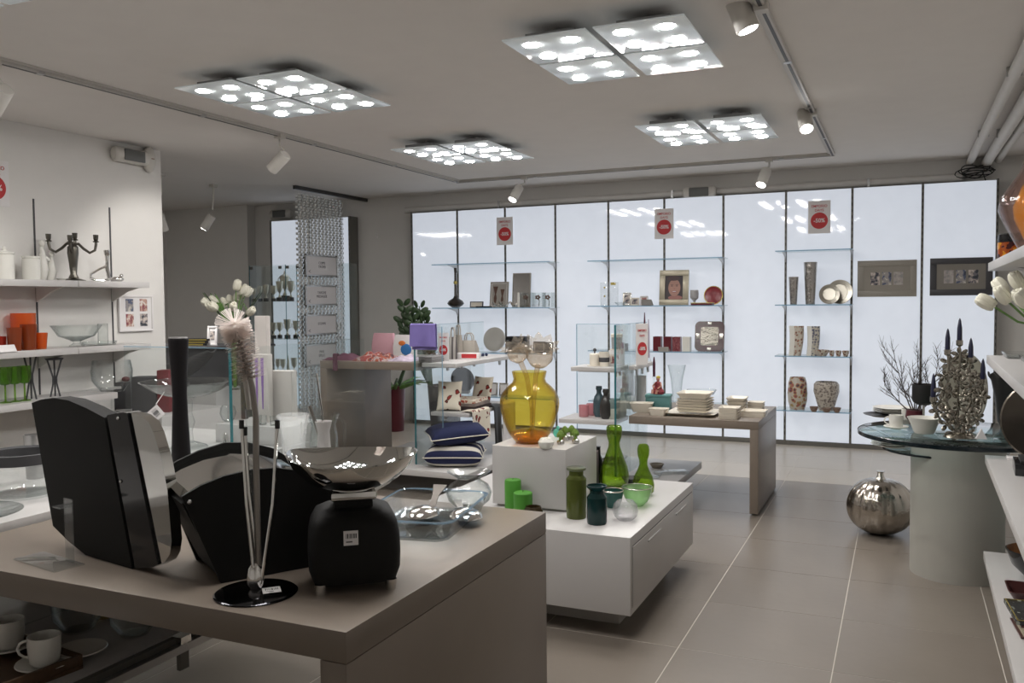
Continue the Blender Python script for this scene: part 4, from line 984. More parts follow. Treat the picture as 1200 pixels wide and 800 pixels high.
G().lathe([(8.4*s, 55*s), (11.3*s, 56.5*s), (11.5*s, 59*s), (9.5*s, 59.5*s), (0, 59*s)], 30).ob('cap', glass('olive_cap', (.24, .26, .18), .1, body=.5), t)
q, s = put(699.5, 613, PZ); t = thing('teal_jar', 'dark teal glass jar with a wide rim, nearest on the podium', 'jar', q)
G().shell([(11*s, 0), (11.8*s, 3*s), (11.8*s, 31*s), (8*s, 36*s), (8*s, 39*s), (12*s, 43*s), (11.8*s, 45*s)], .005, 32, base=4*s).ob('jar', TEAL, t)
ves(720, 571, [(11, 0), (16.5, 5), (17.5, 14), (15.5, 25), (10.5, 38), (7, 48), (6.5, 53), (8.8, 61), (9.4, 67), (9, 71), (7.8, 73)], LIME, 'green_bottle_vase', 'larger lime green bulbous bottle vase on the podium', group='lime bottle vases')
ves(754, 580, [(8, 0), (12.3, 5), (12.8, 13), (11, 22), (7, 30), (4.8, 36), (4.9, 41), (6.8, 48), (7.2, 54), (6.4, 58), (5, 60)], LIME, 'green_bottle_vase', 'smaller lime green bulbous bottle vase on the podium', group='lime bottle vases')
q, s = put(746.5, 592, PZ); t = thing('green_bowl', 'frosted pale green glass bowl with silver rim on the podium', 'bowl', q)
G().shell([(7*s, 0), (13*s, 6*s), (16.5*s, 14*s), (17.5*s, 22*s)], .004, 32).ob('bowl', FG, t); G().tube([(17.4*s*math.cos(a*.2618), 17.4*s*math.sin(a*.2618), 22*s) for a in range(25)], .003, 6).ob('rim', SILVER, t)
q, s = put(717, 595, PZ); q.y += .02; t = thing('teal_bowl', 'dark teal and silver glass bowl between teal jar and green bowl', 'bowl', q)
G().shell([(7*s, 0), (10*s, 6*s), (12.5*s, 20*s)], .004, 30).ob('bowl', glass('teal_glass', (.08, .24, .22), .04, body=.3), t); G().tube([(12.4*s*math.cos(a*.2618), 12.4*s*math.sin(a*.2618), 20*s) for a in range(25)], .004, 6).ob('rim', SILVER, t)
q, s = put(733, 609, PZ); t = thing('glass_ball_vase', 'clear faceted round glass tealight bowl, front of the podium', 'bowl', q)
g = G(); g.shell([(8*s, 0), (13*s, 5*s), (15*s, 12*s), (13.5*s, 19*s), (9.5*s, 23*s)], .006, 40)
for v in g.b.verts: a = math.atan2(v.co.y, v.co.x); f = 1+.03*math.cos(a*10); v.co.x *= f; v.co.y *= f
g.ob('bowl', glass('thick_clear', (.93, .93, .94), .05, edge=(.30, .31, .33), body=.10), t)
CG = mat('green_wax', (.075, .27, .035), .5, spec=.3)
q, s = put(598.5, 600, PZ); q.y -= .01; t = thing('green_candle', 'taller bright green pillar candle before the white box', 'candle', (q.x, 3.70, PZ), group='green pillar candles')
G().solid([(.038, 0), (.039, .004), (.039, .145), (.036, .15)], 26).ob('wax', CG, t); G().tube([(0, 0, .148), (.001, 0, .158)], .0015, 5).ob('wick', BLACK, t)
q, s = put(613, 606, PZ); t = thing('green_candle', 'shorter bright green pillar candle before the white box', 'candle', (at(613, 3.64, PZ).x, 3.64, PZ), group='green pillar candles')
G().solid([(.043, 0), (.044, .004), (.044, .105), (.04, .109)], 26).ob('wax', CG, t); G().tube([(0, 0, .107), (.001, 0, .117)], .0015, 5).ob('wick', BLACK, t)
one('dark_votive', 'low dark brown glass votive beside the green candles', 'votive', G().shell([(.03, 0), (.048, .02), (.046, .05), (.036, .068)], .004, 8), glass('brown_glass', (.12, .09, .05), .05, body=.4), (at(625, 3.56, PZ).x, 3.56, PZ))
q = at(691, 4.30, PZ); t = thing('boxed_print', 'dark boxed item with a blue picture behind the olive jar', 'box', (at(693, 4.33, PZ).x, 4.33, PZ), R(10))
G().box(-.025, -.05, 0, .03, .06, .19, .002).ob('carton', mat('dark_brown_card', (.06, .03, .025), .6), t); G().box(-.012, -.0515, .03, .026, -.05, .15).ob('print', mat('print_blue', (.03, .16, .42), .7), t)
one('black_bottle', 'slim black bottle behind the larger lime bottle vase', 'bottle', G().solid([(.025, 0), (.026, .13), (.014, .16), (.013, .20), (.016, .205)], 18), GLOSSB, (at(701, 4.42, PZ).x, 4.42, PZ))
one('dark_dish', 'small dark-rimmed dish behind the lime bottle vases', 'dish', G().shell([(.03, 0), (.055, .035)], .003, 22), DARKG, (at(740, 4.5, PZ).x, 4.50, PZ))

# ---------------------------------------------------------------- glass display stand with taupe table end (towards the plates)
def slab(name, label, x0, y0, x1, y1, z, th, base=True):
    t = thing(name, label, 'platform', ((x0+x1)/2, (y0+y1)/2, 0)); a, b_ = (x1-x0)/2, (y1-y0)/2
    G().box(-a, -b_, z-th, a, b_, z, .002).ob('board', WHITE, t); G().box(-a+.16, -b_+.16, 0, a-.16, b_-.16, z-th).ob('recessed_base', mat('dark_base', (.10, .095, .09), .6), t); return t
slab('low_platform', 'low white platform under the glass stand with pink candles', -2.30, 5.70, -1.395, 6.66, .19, .05)
FR = thing('glass_fin', 'clear glass cross fin with green edge beside the plate table', 'display stand', (-1.80, 5.74, 0))
G().box(-.006, .0, .191, .006, .80, 1.27).ob('fin_pane', SHEET, FR); G().box(-.007, -.003, .191, .007, 0, 1.27).ob('fin_edge', EDGE, FR)
G().box(-.42, .38, .191, -.008, .39, 1.265).ob('cross_pane', SHEET, FR); G().box(-.423, .379, .191, -.42, .391, 1.265).ob('side_edge', SEDGE, FR)
G().box(-.42, .379, 1.265, -.008, .391, 1.268).ob('top_edge', SEDGE, FR); G().box(-.0065, 0, 1.27, .0065, .80, 1.273).ob('top_edge', SEDGE, FR)
white_shelf(-2.15, 5.80, -1.815, 6.10, .97, 'upper white shelf of the plate-side stand, with a lidded pot', br=((.12, .0), (.12, .1)))
white_shelf(-1.788, 6.02, -1.74, 6.5, .97, 'narrow upper white shelf strip behind the plate-side fin', br=((.012, -.15), (.012, 0), (.012, .15)))
white_shelf(-2.23, 5.76, -1.815, 6.10, .60, 'lower white shelf of the plate-side stand, with dark bottles', br=())
tt = thing('taupe_table', 'taupe waterfall table with stacks of cream plates before the lit wall', 'table', (-1.3, 6.3, 0)); H2 = .63
G().box(-1.74+1.3, 5.86-6.3, H2-.055, -.855+1.3, 6.76-6.3, H2, .0012).ob('tabletop', TAN, tt); G().box(-.91+1.3, 5.86-6.3, .012, -.855+1.3, 6.76-6.3, H2-.056, .0012).ob('side_panel', TAN, tt)
G().box(-.90+1.3, 5.90-6.3, 0, -.865+1.3, 6.72-6.3, .012).ob('foot_strip', BLACK, tt)
pass

def lidpot(q, s, label):
    t = thing('lidded_pot', label, 'pot', q); G().lathe([(0, 0), (9*s, .002), (9*s, .006), (0, .007)], 20).ob('saucer', CERAM, t)
    G().solid([(5.6*s, .007), (6*s, .02), (6*s, 14*s), (5*s, 15*s)], 22).ob('pot', CERAM, t); G().solid([(.005, 15*s), (.006, 17*s), (2*s, 18*s), (2.2*s, 19.5*s), (1*s, 21*s)], 14).ob('finial', DARKG, t)
q = at(697, 5.92, .97); s = px(q); lidpot(q, s, 'small cream lidded pot with ball finial on the upper shelf')
def mug(u, y, z, r, h, mt, label, dark=None):
    q = at(u, y, z); s = px(q); t = thing('mug', label, 'mug', q, group='mugs of the plate-side stand'); G().shell([(r*s*.92, 0), (r*s, h*s)], .004, 22).ob('body', mt, t)
    G().tube([(r*s, 0, h*s*.8), (r*s*1.5, 0, h*s*.7), (r*s*1.5, 0, h*s*.35), (r*s, 0, h*s*.2)], .004, 6).ob('handle', mt, t)
    if dark: G().lathe([(r*s*.965, h*s*.3), (r*s*1.012, h*s*.32), (r*s*1.015, h*s*.6), (r*s*.99, h*s*.62)], 22).ob('band', dark, t)
    return t
mug(708, 5.92, .97, 6, 17, CERAM, 'cream mug with dark picture band on the upper shelf', DARKG)
q = at(727, 5.99, .97); t = thing('gift_box', 'white box with reddish print by the green fin edge', 'box', (-1.87, 6.0, .97), group='boxes of the plate-side stand')
G().box(-.045, -.05, 0, .045, .05, .115, .002).ob('carton', PAPER, t); G().box(-.03, -.0515, .02, .03, -.05, .085).ob('print', PH3, t)
t = thing('grey_pot', 'grey lidded pot standing on the white printed box', 'pot', (-1.87, 6.0, 1.086)); G().solid([(.05, 0), (.052, .006)], 20).ob('saucer', CERAM, t); G().solid([(.036, .006), (.04, .085), (.04, .09)], 22).ob('pot', mat('grey_glaze', (.33, .34, .35), .3), t); G().solid([(.042, .09), (.042, .11), (.036, .115)], 22).ob('lid', CERAM, t)
sign((at(743, 6.10, .97).x+.05, 6.13, .971), .125, .30, R(62), 'narrow standing sale sign on the plate-side glass stand')
TAP = mat('taper_maroon', (.07, .012, .03), .4)
for u, v0, v1, mt, lab in ((741, 366, 420, TAP, 'maroon taper candle behind the upper shelf sign'), (751, 374, 420, mat('taper_mauve', (.40, .36, .45), .4), 'pale mauve taper candle behind the upper shelf sign')):
    q = at(u, 6.42, .97); q.x = -1.764 if u < 745 else -1.764; q.y = 6.36 if u < 745 else 6.47; h = ony(u, v0, q.y).z-.97; t = thing('taper_candle', lab, 'candle', q, group='taper candles of the glass stand')
    G().solid([(.018, 0), (.02, .01), (.012, .03)], 14).ob('holder', CLEAR, t); G().solid([(.011, .03), (.009, h*.7), (.003, h)], 12).ob('taper', mt, t)
LZ = .60
PNK = glass('pink_candle_glass', (.60, .36, .38), .08, body=.5)
for u, lab in ((684, 'pink candle in glass at the shelf end'), (693, 'pink candle in glass next to the teal bottle')):
    q = at(u, 5.92 if u < 690 else 6.02, LZ); one('glass_candle', lab, 'candle', G().shell([(.034, 0), (.036, .085)], .004, 22, base=.05), PNK, q, group='pink candles in glasses')
def bottle(u, y, z, r, h, mt, label):
    q = at(u, y, z); s = px(q); return one('bottle', label, 'bottle', G().solid([(r*.7*s, 0), (r*s, h*.12*s), (r*s, h*.5*s), (r*.8*s, h*.66*s), (r*.42*s, h*.76*s), (r*.42*s, h*.86*s), (r*.56*s, h*.9*s), (r*.5*s, h*s)], 24), mt, q, group='stoneware bottles')
bottle(702, 5.96, LZ, 6.8, 36, mat('dark_teal_glaze', (.05, .085, .10), .2), 'dark teal bottle on the lower shelf of the glass stand')
bottle(710, 5.87, LZ, 7.0, 35, mat('dark_brown_glaze', (.035, .033, .032), .22), 'near-black bottle on the lower shelf of the glass stand')
bottle(729.5, 6.02, LZ, 4.8, 33, WCER, 'white bottle behind the green fin edge')
q = at(725, 5.90, LZ); q.x = -1.885; t = thing('green_grey_box', 'two-tone green grey box on the lower shelf by the fin edge', 'box', q); G().box(-.055, -.045, 0, .055, .045, .075, .002).ob('carton', mat('box_sage', (.42, .44, .38), .5), t); G().box(-.056, -.046, .075, .056, .046, .14, .002).ob('lid', mat('box_greygreen', (.20, .26, .25), .5), t)
# ribbed white cylinders and jar on the table end
RIBW = mat('ribbed_white', (.55, .55, .56), .5)
for u, v0, v1, y, lab in ((736, 433, 478, 6.42, 'taller ribbed white cylinder vase behind the turquoise box'), (750.5, 440, 478, 6.40, 'shorter ribbed white cylinder vase behind the turquoise box')):
    q = at(u, y, H2); s = px(q); h = ony(u, v0, y).z-H2; g = G().shell([(6.6*s, 0), (6.6*s, h)], .004, 60)
    for v in g.b.verts: a = math.atan2(v.co.y, v.co.x); f = 1+.03*(1 if int(a*9.55+100) % 2 else -1); v.co.x *= f; v.co.y *= f
    one('ribbed_cylinder', lab, 'vase', g, RIBW, q, group='ribbed white cylinders', smooth=False)
q = at(738, 6.25, H2); s = px(q); q.x += .01; one('white_jar', 'white rounded square jar by the ribbed cylinders', 'jar', G().solid([(5.5*s, 0), (6*s, 3*s), (6*s, 12*s), (4.5*s, 15*s)], 8), WCER, q)
# turquoise box with figurine
q = at(772, 6.28, H2); s = px(q); t = thing('turquoise_box', 'turquoise box on the plate table with a figurine on top', 'box', q, R(6)); TQ = mat('turquoise_card', (.10, .25, .25), .5)
G().box(-14*s, -.06, 0, 14*s, .06, 15*s, .002).ob('carton', TQ, t); G().box(-14.6*s, -.064, 15*s, 14.6*s, .064, 18*s, .002).ob('lid', TQ, t)
zq = H2+18*s+.0005; s_ = s; t = thing('seated_figurine', 'small seated figurine in a red dress with yellow hair', 'figurine', (q.x-.005, q.y, zq), R(-20))
RD = mat('dress_red', (.25, .03, .04), .5)
G().lathe([(0, 0), (.042, .002), (.045, .02), (.03, .045), (.022, .07), (.024, .085), (.012, .095), (0, .096)], 18, sx=1.1, sy=.8).ob('dress', RD, t)
g = G(); g.ell((0, 0, .112), (.014, .014, .017)); g.tube([(0, 0, .09), (0, 0, .10)], .006, 8); g.ob('head', mat('figurine_skin', (.50, .24, .18), .5), t)
G().ell((0, .003, .124), (.016, .016, .012)).ob('hair', mat('figurine_hair', (.55, .42, .05), .5), t)
g = G()
for sx in (-1, 1): g.tube([(sx*.022, 0, .082), (sx*.036, -.012, .06), (sx*.018, -.03, .042)], .007, 8)
for sx in (-1, 1): g.tube([(sx*.016, -.02, .02), (sx*.02, -.045, .03), (sx*.018, -.05, .006)], .009, 8)
g.ob('limbs', mat('figurine_skin', (.5, .24, .18), .5), t)
q = at(766.5, 6.55, H2); h = ony(766, 418, 6.55).z-H2; t = thing('taper_candle', 'long maroon taper in a glass holder behind the figurine', 'candle', q, group='taper candles of the glass stand')
hb = ony(766, 441, 6.55).z-H2; G().solid([(.03, 0), (.008, .02), (.008, hb-.02), (.014, hb)], 14).ob('holder', CLEAR, t); G().solid([(.010, hb), (.011, hb+.1), (.004, h)], 12).ob('taper', TAP, t)
# dishes on the table
def sqdish(u, y, w_, d_, h, label, n=1, name='dish', grp=None, rz=0., z=H2, taper=.75, k0='bowl', mt=CERAM):
    q = at(u, y, z); s = px(q); objs = []
    for k in range(n):
        zz = z+k*(h if n == 1 else h)*s
        t = one(name, label if n == 1 else f'{label}, {ordi(k, n)} of the stack', k0, loft(G(), [rr(w_*s/2*taper, d_/2*taper, .012, 0, 3), rr(w_*s/2, d_/2, .016, h*s*.96, 3), rr(w_*s/2-.005, d_/2-.005, .014, h*s*.96, 3), rr(w_*s/2*taper-.006, d_/2*taper-.006, .01, min(.005, h*s*.5), 3)]), mt, (q.x, y, zz), rz+(random.uniform(-.04, .04) if n > 1 else 0), grp)
        objs.append(t)
    return objs
def ordi(k, n):
    w_ = ['lowest', 'second', 'third', 'fourth', 'fifth', 'sixth', 'seventh', 'eighth']
    return 'topmost' if k == n-1 else w_[k]
sqdish(752, 6.12, 27, .13, 11, 'long cream boat dish at the end of the plate table', rz=.15, grp='cream boat dishes', taper=.7)
sqdish(772, 5.97, 22, .11, 8.5, 'short cream boat dish before the turquoise box', rz=-.05, grp='cream boat dishes', taper=.75)
sqdish(813.5, 6.10, 58, .34, 4, 'large square cream platter under the stack of bowls', name='platter', k0='plate', taper=.7)
S0 = px(at(814, 6.1, H2))
sqdish(815, 6.10, 38, .22, 3.1, 'square cream plate', n=5, name='plate', k0='plate', grp='square plates on the platter', z=H2+4*S0, taper=.85)
sqdish(815, 6.10, 38, .22, 7, 'square cream bowl on top of the plate stack', k0='bowl', z=H2+(4+15.6)*S0, taper=.75)
sqdish(855, 5.98, 23, .15, 3.4, 'small square cream plate', n=4, name='plate', k0='plate', grp='small square plates by the table edge', taper=.9)
sqdish(864, 6.35, 22, .18, 4.3, 'square cream bowl', n=4, name='bowl', k0='bowl', grp='square bowls at the back of the plate table', taper=.8)
sqdish(884, 6.17, 28, .16, 3.4, 'cream tray plate near the table corner', n=2, name='plate', k0='plate', grp='tray plates near the table corner', taper=.95)
sqdish(886, 6.5, 19, .11, 3.3, 'narrow cream dish', n=3, name='dish', k0='dish', grp='narrow dishes at the back corner', taper=.9)
# things on the low platform
q = at(705, 6.2, .19); one('glass_bowl', 'clear glass bowl with dark potpourri on the low platform', 'bowl', G().shell([(.09, 0), (.12, .06)], .005, 26), CLEAR, (-2.02, 6.36, .19))
g = G()
for k in range(40): a = k*2.4; r_ = .07*math.sqrt(k/40); g.ell((r_*math.cos(a), r_*math.sin(a), .02+.012*random.random()), (.014, .012, .010), 6, 4, RZ(k))
o = one('potpourri', 'dark dried potpourri inside the glass bowl', 'potpourri', g, mat('potpourri_brown', (.06, .025, .03), .8), (-2.02, 6.36, .196)); o['kind'] = 'stuff'
one('glass_dish', 'flat clear glass dish near the corner of the low platform', 'dish', G().shell([(.08, 0), (.10, .03)], .005, 4, base=.008), CLEAR, (-1.60, 5.95, .19), R(50))
q = onz(776, 543, .19); one('stone_dish', 'small brown stone dish at the back of the low platform', 'dish', G().shell([(.035, 0), (.055, .03)], .008, 14), mat('brown_stone', (.26, .22, .17), .6), (-1.655, 6.30, .19))
one('glass_tray', 'narrow clear glass tray across the low platform', 'tray', G().box(-.12, -.05, 0, .12, .05, .018, .003), CLEAR, (-1.50, 6.12, .19), R(35))

# ---------------------------------------------------------------- textile stand (by the red pot)
slab('low_platform', 'low white platform under the textile stand with navy cushions', -4.0, 5.55, -2.86, 6.95, .19, .045)
FL = thing('glass_fin', 'clear glass fin with green edge on the textile stand', 'display stand', (-3.40, 5.74, 0))
G().box(-.006, 0, .191, .006, 1.2, 1.26).ob('fin_pane', SHEET, FL); G().box(-.007, -.003, .191, .007, 0, 1.26).ob('fin_edge', EDGE, FL)
G().box(.008, 0, .191, .235, .010, 1.255).ob('cross_pane', SHEET, FL); G().box(.235, -.001, .191, .238, .011, 1.255).ob('side_edge', SEDGE, FL); G().box(-.0065, 0, 1.26, .0065, 1.2, 1.263).ob('top_edge', SEDGE, FL)
tt = thing('taupe_table', 'taupe table with scarves and bags before the grey wall', 'table', (-3.95, 6.3, 0)); H3 = .97
xl = at(375, 5.80, H3).x
G().box(xl+3.95, -.5, H3-.06, -3.412+3.95, .48, H3, .0012).ob('tabletop', TAN, tt); G().box(xl+3.95, -.5, 0, xl+.06+3.95, .48, H3-.061, .0012).ob('side_panel', TAN, tt)
pass
white_shelf(-3.385, 5.82, -3.09, 7.0, H3, 'upper white shelf of the textile stand with bags', br=((-.05, -.35), (-.05, -.1), (-.05, .12), (.08, .35)))
white_shelf(-3.385, 5.95, -3.05, 6.8, .575, 'lower white shelf of the textile stand with floral cloth', br=((-.1, -.3), (.1, .2)))
# cloth helpers
def drape(name, label, cat, mt, u0, u1, v0, v1, y, z_over=None, wav=.012, thick=.006, group=None, back=.06, rz=0.):
    """cloth hanging over an edge: falls in front, short flap behind"""
    a, b_ = at(u0, y, 1.), at(u1, y, 1.); zt = ony((u0+u1)/2, v0, y).z; zb = ony((u0+u1)/2, v1, y).z; w_ = b_.x-a.x
    def fn(u, v):
        x = (u-.5)*w_; L = zt-zb
        if v < .72: f = v/.72; return Vector((x*(1+.03*(1-f)), -.012-wav*math.sin(u*9+1)*(1-f), zb-zt+f*L*.97))
        if v < .85: f = (v-.72)/.13; return Vector((x, -.012+.03*f, -L*.03+L*.03*math.sin(f*math.pi)))
        f = (v-.85)/.15; return Vector((x, .02, -back*f))
    return one(name, label, cat, G().grid(20, 24, fn, thick), mt, ((a.x+b_.x)/2, y, zt), rz, group)
def folded(name, label, cat, mt, u0, u1, v0, v1, y, z, d=.16, rz=0., group=None):
    a, b_ = at(u0, y, z), at(u1, y, z); h = (v1-v0)*px(a); hw = (b_.x-a.x)/2; g = G(); n_ = max(2, int(h/.012))
    for k in range(n_): g.box(-hw+random.uniform(0, .008), -d/2+random.uniform(0, .008), k*h/n_, hw-random.uniform(0, .008), d/2, (k+.93)*h/n_, .003)
    o = one(name, label, cat, g, mt, ((a.x+b_.x)/2, y, z), rz, group); return o
PURP = mat('purple_cloth', (.20, .16, .43), .85, bump=.2, bscale=200)
drape('purple_towel', 'purple towel hung over the glass pane of the textile stand', 'towel', PURP, 482, 511, 379, 406, 5.715, back=.2)
# bags and textiles on top
def bag(u0, u1, v0, v1, y, z, mt, label, d=.07, handles=True, rz=0., hm=None, grp=None, taper=.9):
    a, b_ = at(u0, y, z), at(u1, y, z); h = (v1-v0)*px(a); hw = (b_.x-a.x)/2
    t = thing('bag', label, 'bag', ((a.x+b_.x)/2, y, z), rz, grp)
    loft(G(), [rr(hw, d/2, .004, 0, 2), rr(hw, d/2*.98, .004, h*.5, 2), rr(hw*taper, d*.2, .003, h, 2)]).ob('body', mt, t, ang=30)
    if handles:
        for sy in (-1, 1): G().tube([(-hw*.5, sy*d*.18, h*.98), (-hw*.45, sy*d*.2, h*1.25), (-hw*.2, sy*d*.2, h*1.42), (hw*.2, sy*d*.2, h*1.42), (hw*.45, sy*d*.2, h*1.25), (hw*.5, sy*d*.18, h*.98)], .005, 6).ob('handle', hm or mt, t)
    return t, hw, h
LIN = mat('linen', (.36, .33, .29), .9, bump=.2, bscale=250)
t, hw, h = bag(438, 463, 387, 413, 6.55, H3, mat('pink_cloth', (.48, .27, .31), .85), 'pink cloth bag standing on the scarf table', handles=False)
t, hw, h = bag(463, 487, 387, 412, 6.50, H3, mat('white_cloth', (.62, .60, .60), .8), 'white bag printed with a blue and orange bird', handles=False)
g = G().ell((.03, -.036, h*.33), (.055, .004, .05)); g.ob('blue_print', mat('print_blue', (.03, .16, .42), .7), t); G().ell((-.01, -.036, h*.62), (.035, .004, .022)).ob('orange_print', mat('print_orange', (.60, .16, .03), .7), t)
MAG = mat('magenta_cloth', (.095, .025, .05), .85, bump=.3, bscale=60); ORN = ramp('orange_cloth', 'noise', 14, [(0, (.20, .035, .03)), (.47, (.30, .25, .24)), (.53, (.26, .06, .03)), (.6, (.07, .03, .04))], .85)
def heap(u0, u1, v0, v1, y, z, mt, name, label, d=.2, seed=1, grp=None):
    a, b_ = at(u0, y, z), at(u1, y, z); hw = (b_.x-a.x)/2; h = (v1-v0)*px(a); rnd = random.Random(seed); ph = [rnd.uniform(0, 6) for _ in range(6)]
    def fn(u, v):
        x, y_ = 2*u-1, 2*v-1; e = max(0, (1-x**4))*max(0, 1-y_**4)
        return Vector((x*hw, y_*d/2, .002+h*e*(.62+.2*math.sin(5*x+ph[0])+.18*math.sin(7*y_+4*x+ph[1]))))
    return one(name, label, 'scarf', G().grid(26, 12, fn, .003), mt, ((a.x+b_.x)/2, y, z), 0, grp)
heap(386, 426, 408, 416, 5.97, H3, MAG, 'scarf', 'magenta scarf lying at the table end', seed=3, d=.2)
o = drape('scarf', 'magenta scarf tail hanging over the table front', 'scarf', MAG, 391, 396, 414, 434, 5.785, wav=.002, back=.02)
heap(424, 462, 408, 419, 6.0, H3, ORN, 'scarf', 'orange and white crumpled scarf next to the magenta scarf', seed=5, d=.32)
heap(462, 492, 413, 420, 6.05, H3, mat('pale_lilac', (.40, .34, .42), .85, vary=.5, vscale=20), 'scarf', 'pale lilac scarf by the green glass edge', seed=8, d=.3)
UP_ = 7.0
folded('folded_cloth', 'folded grey cloths on the upper white shelf by the fin', 'cloth', mat('grey_cloth', (.30, .28, .28), .9), 497, 514, 409, 416, 5.95, H3, .2)
sign((at(520, 6.08, H3).x, 6.08, H3), .105, .225, R(-6), 'narrow standing sale sign on the textile stand')
STR = ramp('striped_bag', 'wave_x', 9, [(0, (.10, .09, .09)), (.45, (.42, .40, .37))], .8)
bag(527, 535, 385, 411, 6.30, H3, STR, 'narrow striped bag beside the standing sale sign', rz=R(15), d=.06, grp='bags on the textile stand')
bag(534, 541, 384, 411, 6.45, H3, LIN, 'narrow linen bag between striped bag and handled bag', rz=R(-10), d=.06, grp='bags on the textile stand')
bag(541, 559, 391, 411, 6.52, H3, LIN, 'wide grey linen bag with round handles', d=.09, grp='bags on the textile stand', taper=.8)
q = at(549, 6.36, H3); t = thing('red_label_box', 'low white box with a red label before the linen bag', 'box', q, R(8)); G().box(-.10, -.03, 0, .10, .03, .05, .002).ob('carton', PAPER, t); G().box(-.05, -.0315, .008, .08, -.03, .042).ob('red_label', RED, t)
for k, u in enumerate((563, 566, 570)): 
    q = at(u, 6.62+.05*k, H3); one('dark_bead', f'tiny dark blue bottle stopper at the end of the upper shelf, {("nearest the box", "middle one", "outermost one")[k]}', 'stopper', G().ell((0, 0, .014), (.014, .014, .014), 10, 6), mat('navy_gloss', (.012, .018, .06), .3), q, group='dark stoppers')
# lower shelf textiles
def cushion(loc, hx, hy, th, mt, label, rot=(0, 0, 0), group=None, pipe_=None, name='cushion'):
    def top(sg):
        def fn(u, v):
            x, y_ = 2*u-1, 2*v-1; e = (max(0, 1-x**4)*max(0, 1-y_**4))**.5; pinch = 1-.10*(1-abs(x))*0-.08*(1-x*x)*abs(y_)**3-.0
            return Vector((x*hx*(1-.07*(1-y_*y_)*0-.06*abs(x)**3*(1-y_**2)), y_*hy*(1-.06*abs(y_)**3*(1-x**2)), sg*th/2*e))
        return fn
    g = G().grid(22, 22, top(1)).grid(22, 22, top(-1)); bmesh.ops.remove_doubles(g.b, verts=g.b.verts, dist=1e-4)
    t = thing(name, label, 'cushion', loc, group=group, rot=rot); g.ob('cover', mt, t, ang=80)
    if pipe_:
        pts = [(-hx, -hy, 0), (0, -hy*.94, 0), (hx, -hy, 0), (hx*.94, 0, 0), (hx, hy, 0), (0, hy*.94, 0), (-hx, hy, 0), (-hx*.94, 0, 0), (-hx, -hy, 0)]
        G().tube(pts, .005, 6).ob('piping', pipe_, t)
    return t
NAVY = mat('navy_cloth', (.008, .013, .055), .9, bump=.2, bscale=250); NST = ramp('navy_stripe', 'wave_y', 2.2, [(0, (.60, .57, .50)), (.30, (.010, .014, .055))], .9)
q = onz(553, 540, .19); cushion((-3.12, 5.86, .19+.085), .225, .20, .165, NST, 'navy cushion with cream stripes, lowest on the white platform', (0, 0, R(22)), 'navy cushions', mat('cream_cloth', (.60, .57, .50), .9))
cushion((-3.12, 5.88, .19+.085+.157), .225, .19, .14, NAVY, 'plain navy cushion with cream piping, on top of the striped one', (R(3), R(-4), R(38)), 'navy cushions', mat('cream_cloth', (.6, .57, .5), .9))
LZ2 = .575
cushion((-3.275, 6.06, LZ2+.12), .10, .12, .05, FLORAL, 'small floral cushion leaning at the front of the lower shelf', (R(72), 0, R(15)), 'floral cushions')
cushion((-3.21, 6.52, LZ2+.12), .10, .12, .05, FLORAL, 'small floral cushion leaning before the dark round plate', (R(75), 0, R(-12)), 'floral cushions')
q = at(543, 6.72, LZ2); s = px(q); t = thing('round_plate', 'dark round plate standing upright on the textile shelf', 'plate', (q.x-.01, 6.75, LZ2+.075), rot=(R(8), 0, R(4)))
G().lathe([(0, 0), (14*s, .002), (15*s, .008), (14.6*s, .012), (9*s, .006), (0, .005)], 40, M=TR(0, 0, 15*s) @ Matrix.Rotation(R(90), 4, 'X')).ob('disc', mat('dark_grey_glaze', (.09, .09, .095), .3), t); G().box(-.05, -.02, -.012, .05, .03, .012).ob('plate_rest', WHITE, t)
for k, (u0, u1, z0, h, mt, lab) in enumerate(((498, 556, 0, 5, mat('brown_black_cloth', (.035, .022, .022), .9), 'dark brown folded tablecloth, lowest on the lower shelf'), (509, 560, 5, 3.5, mat('taupe_cloth', (.22, .18, .16), .9, vary=.4, vscale=12), 'taupe striped folded cloth in the pile'), (530, 566, 8.5, 3.5, FLORAL2, 'white and red floral folded cloth on the pile'))):
    y = 6.24; q = at(u0, y, LZ2); s = px(q); z = LZ2+z0*s; hw = .155-.012*k; g = G(); n_ = 3
    for j in range(n_): g.box(-hw+.006*j, -.16, j*h*s/n_, hw-.004*j, .16, (j+.93)*h*s/n_, .003)
    one('folded_cloth', lab, 'cloth', g, mt, (-3.215, y, z), R(3*k), 'folded cloths on the lower shelf')
WC = mat('white_cloth', (.62, .60, .58), .85)
EX = -3.035
def drapex(name, label, mt, y0, y1, zt, zb, x=EX, wav=.01, back=.10):
    """cloth hanging over the side edge of the shelf, facing +x"""
    W_ = y1-y0; L = zt-zb
    def fn(u, v):
        y = (u-.5)*W_
        if v < .72: f = v/.72; return Vector((.010+wav*(1+math.sin(u*10))*(1-f), y, -L+f*L))
        f = (v-.72)/.28; return Vector((.010-back*f, y, .004*math.sin(f*3.1)+.002))
    return one(name, label, 'cloth', G().grid(16, 20, fn, .004), mt, (x, (y0+y1)/2, zt), 0, 'cloths hanging from the lower shelf')
drapex('hanging_cloth', 'white floral cloth hanging over the lower shelf front corner', FLORAL, 5.97, 6.28, LZ2+.012, .36)
drapex('hanging_cloth', 'black cloth hanging in the middle of the lower shelf side', BLACK, 6.36, 6.50, LZ2+.012, .26)
drapex('hanging_cloth', 'long plain white cloth hanging at the far end of the lower shelf', WC, 6.52, 6.78, LZ2+.012, .27)
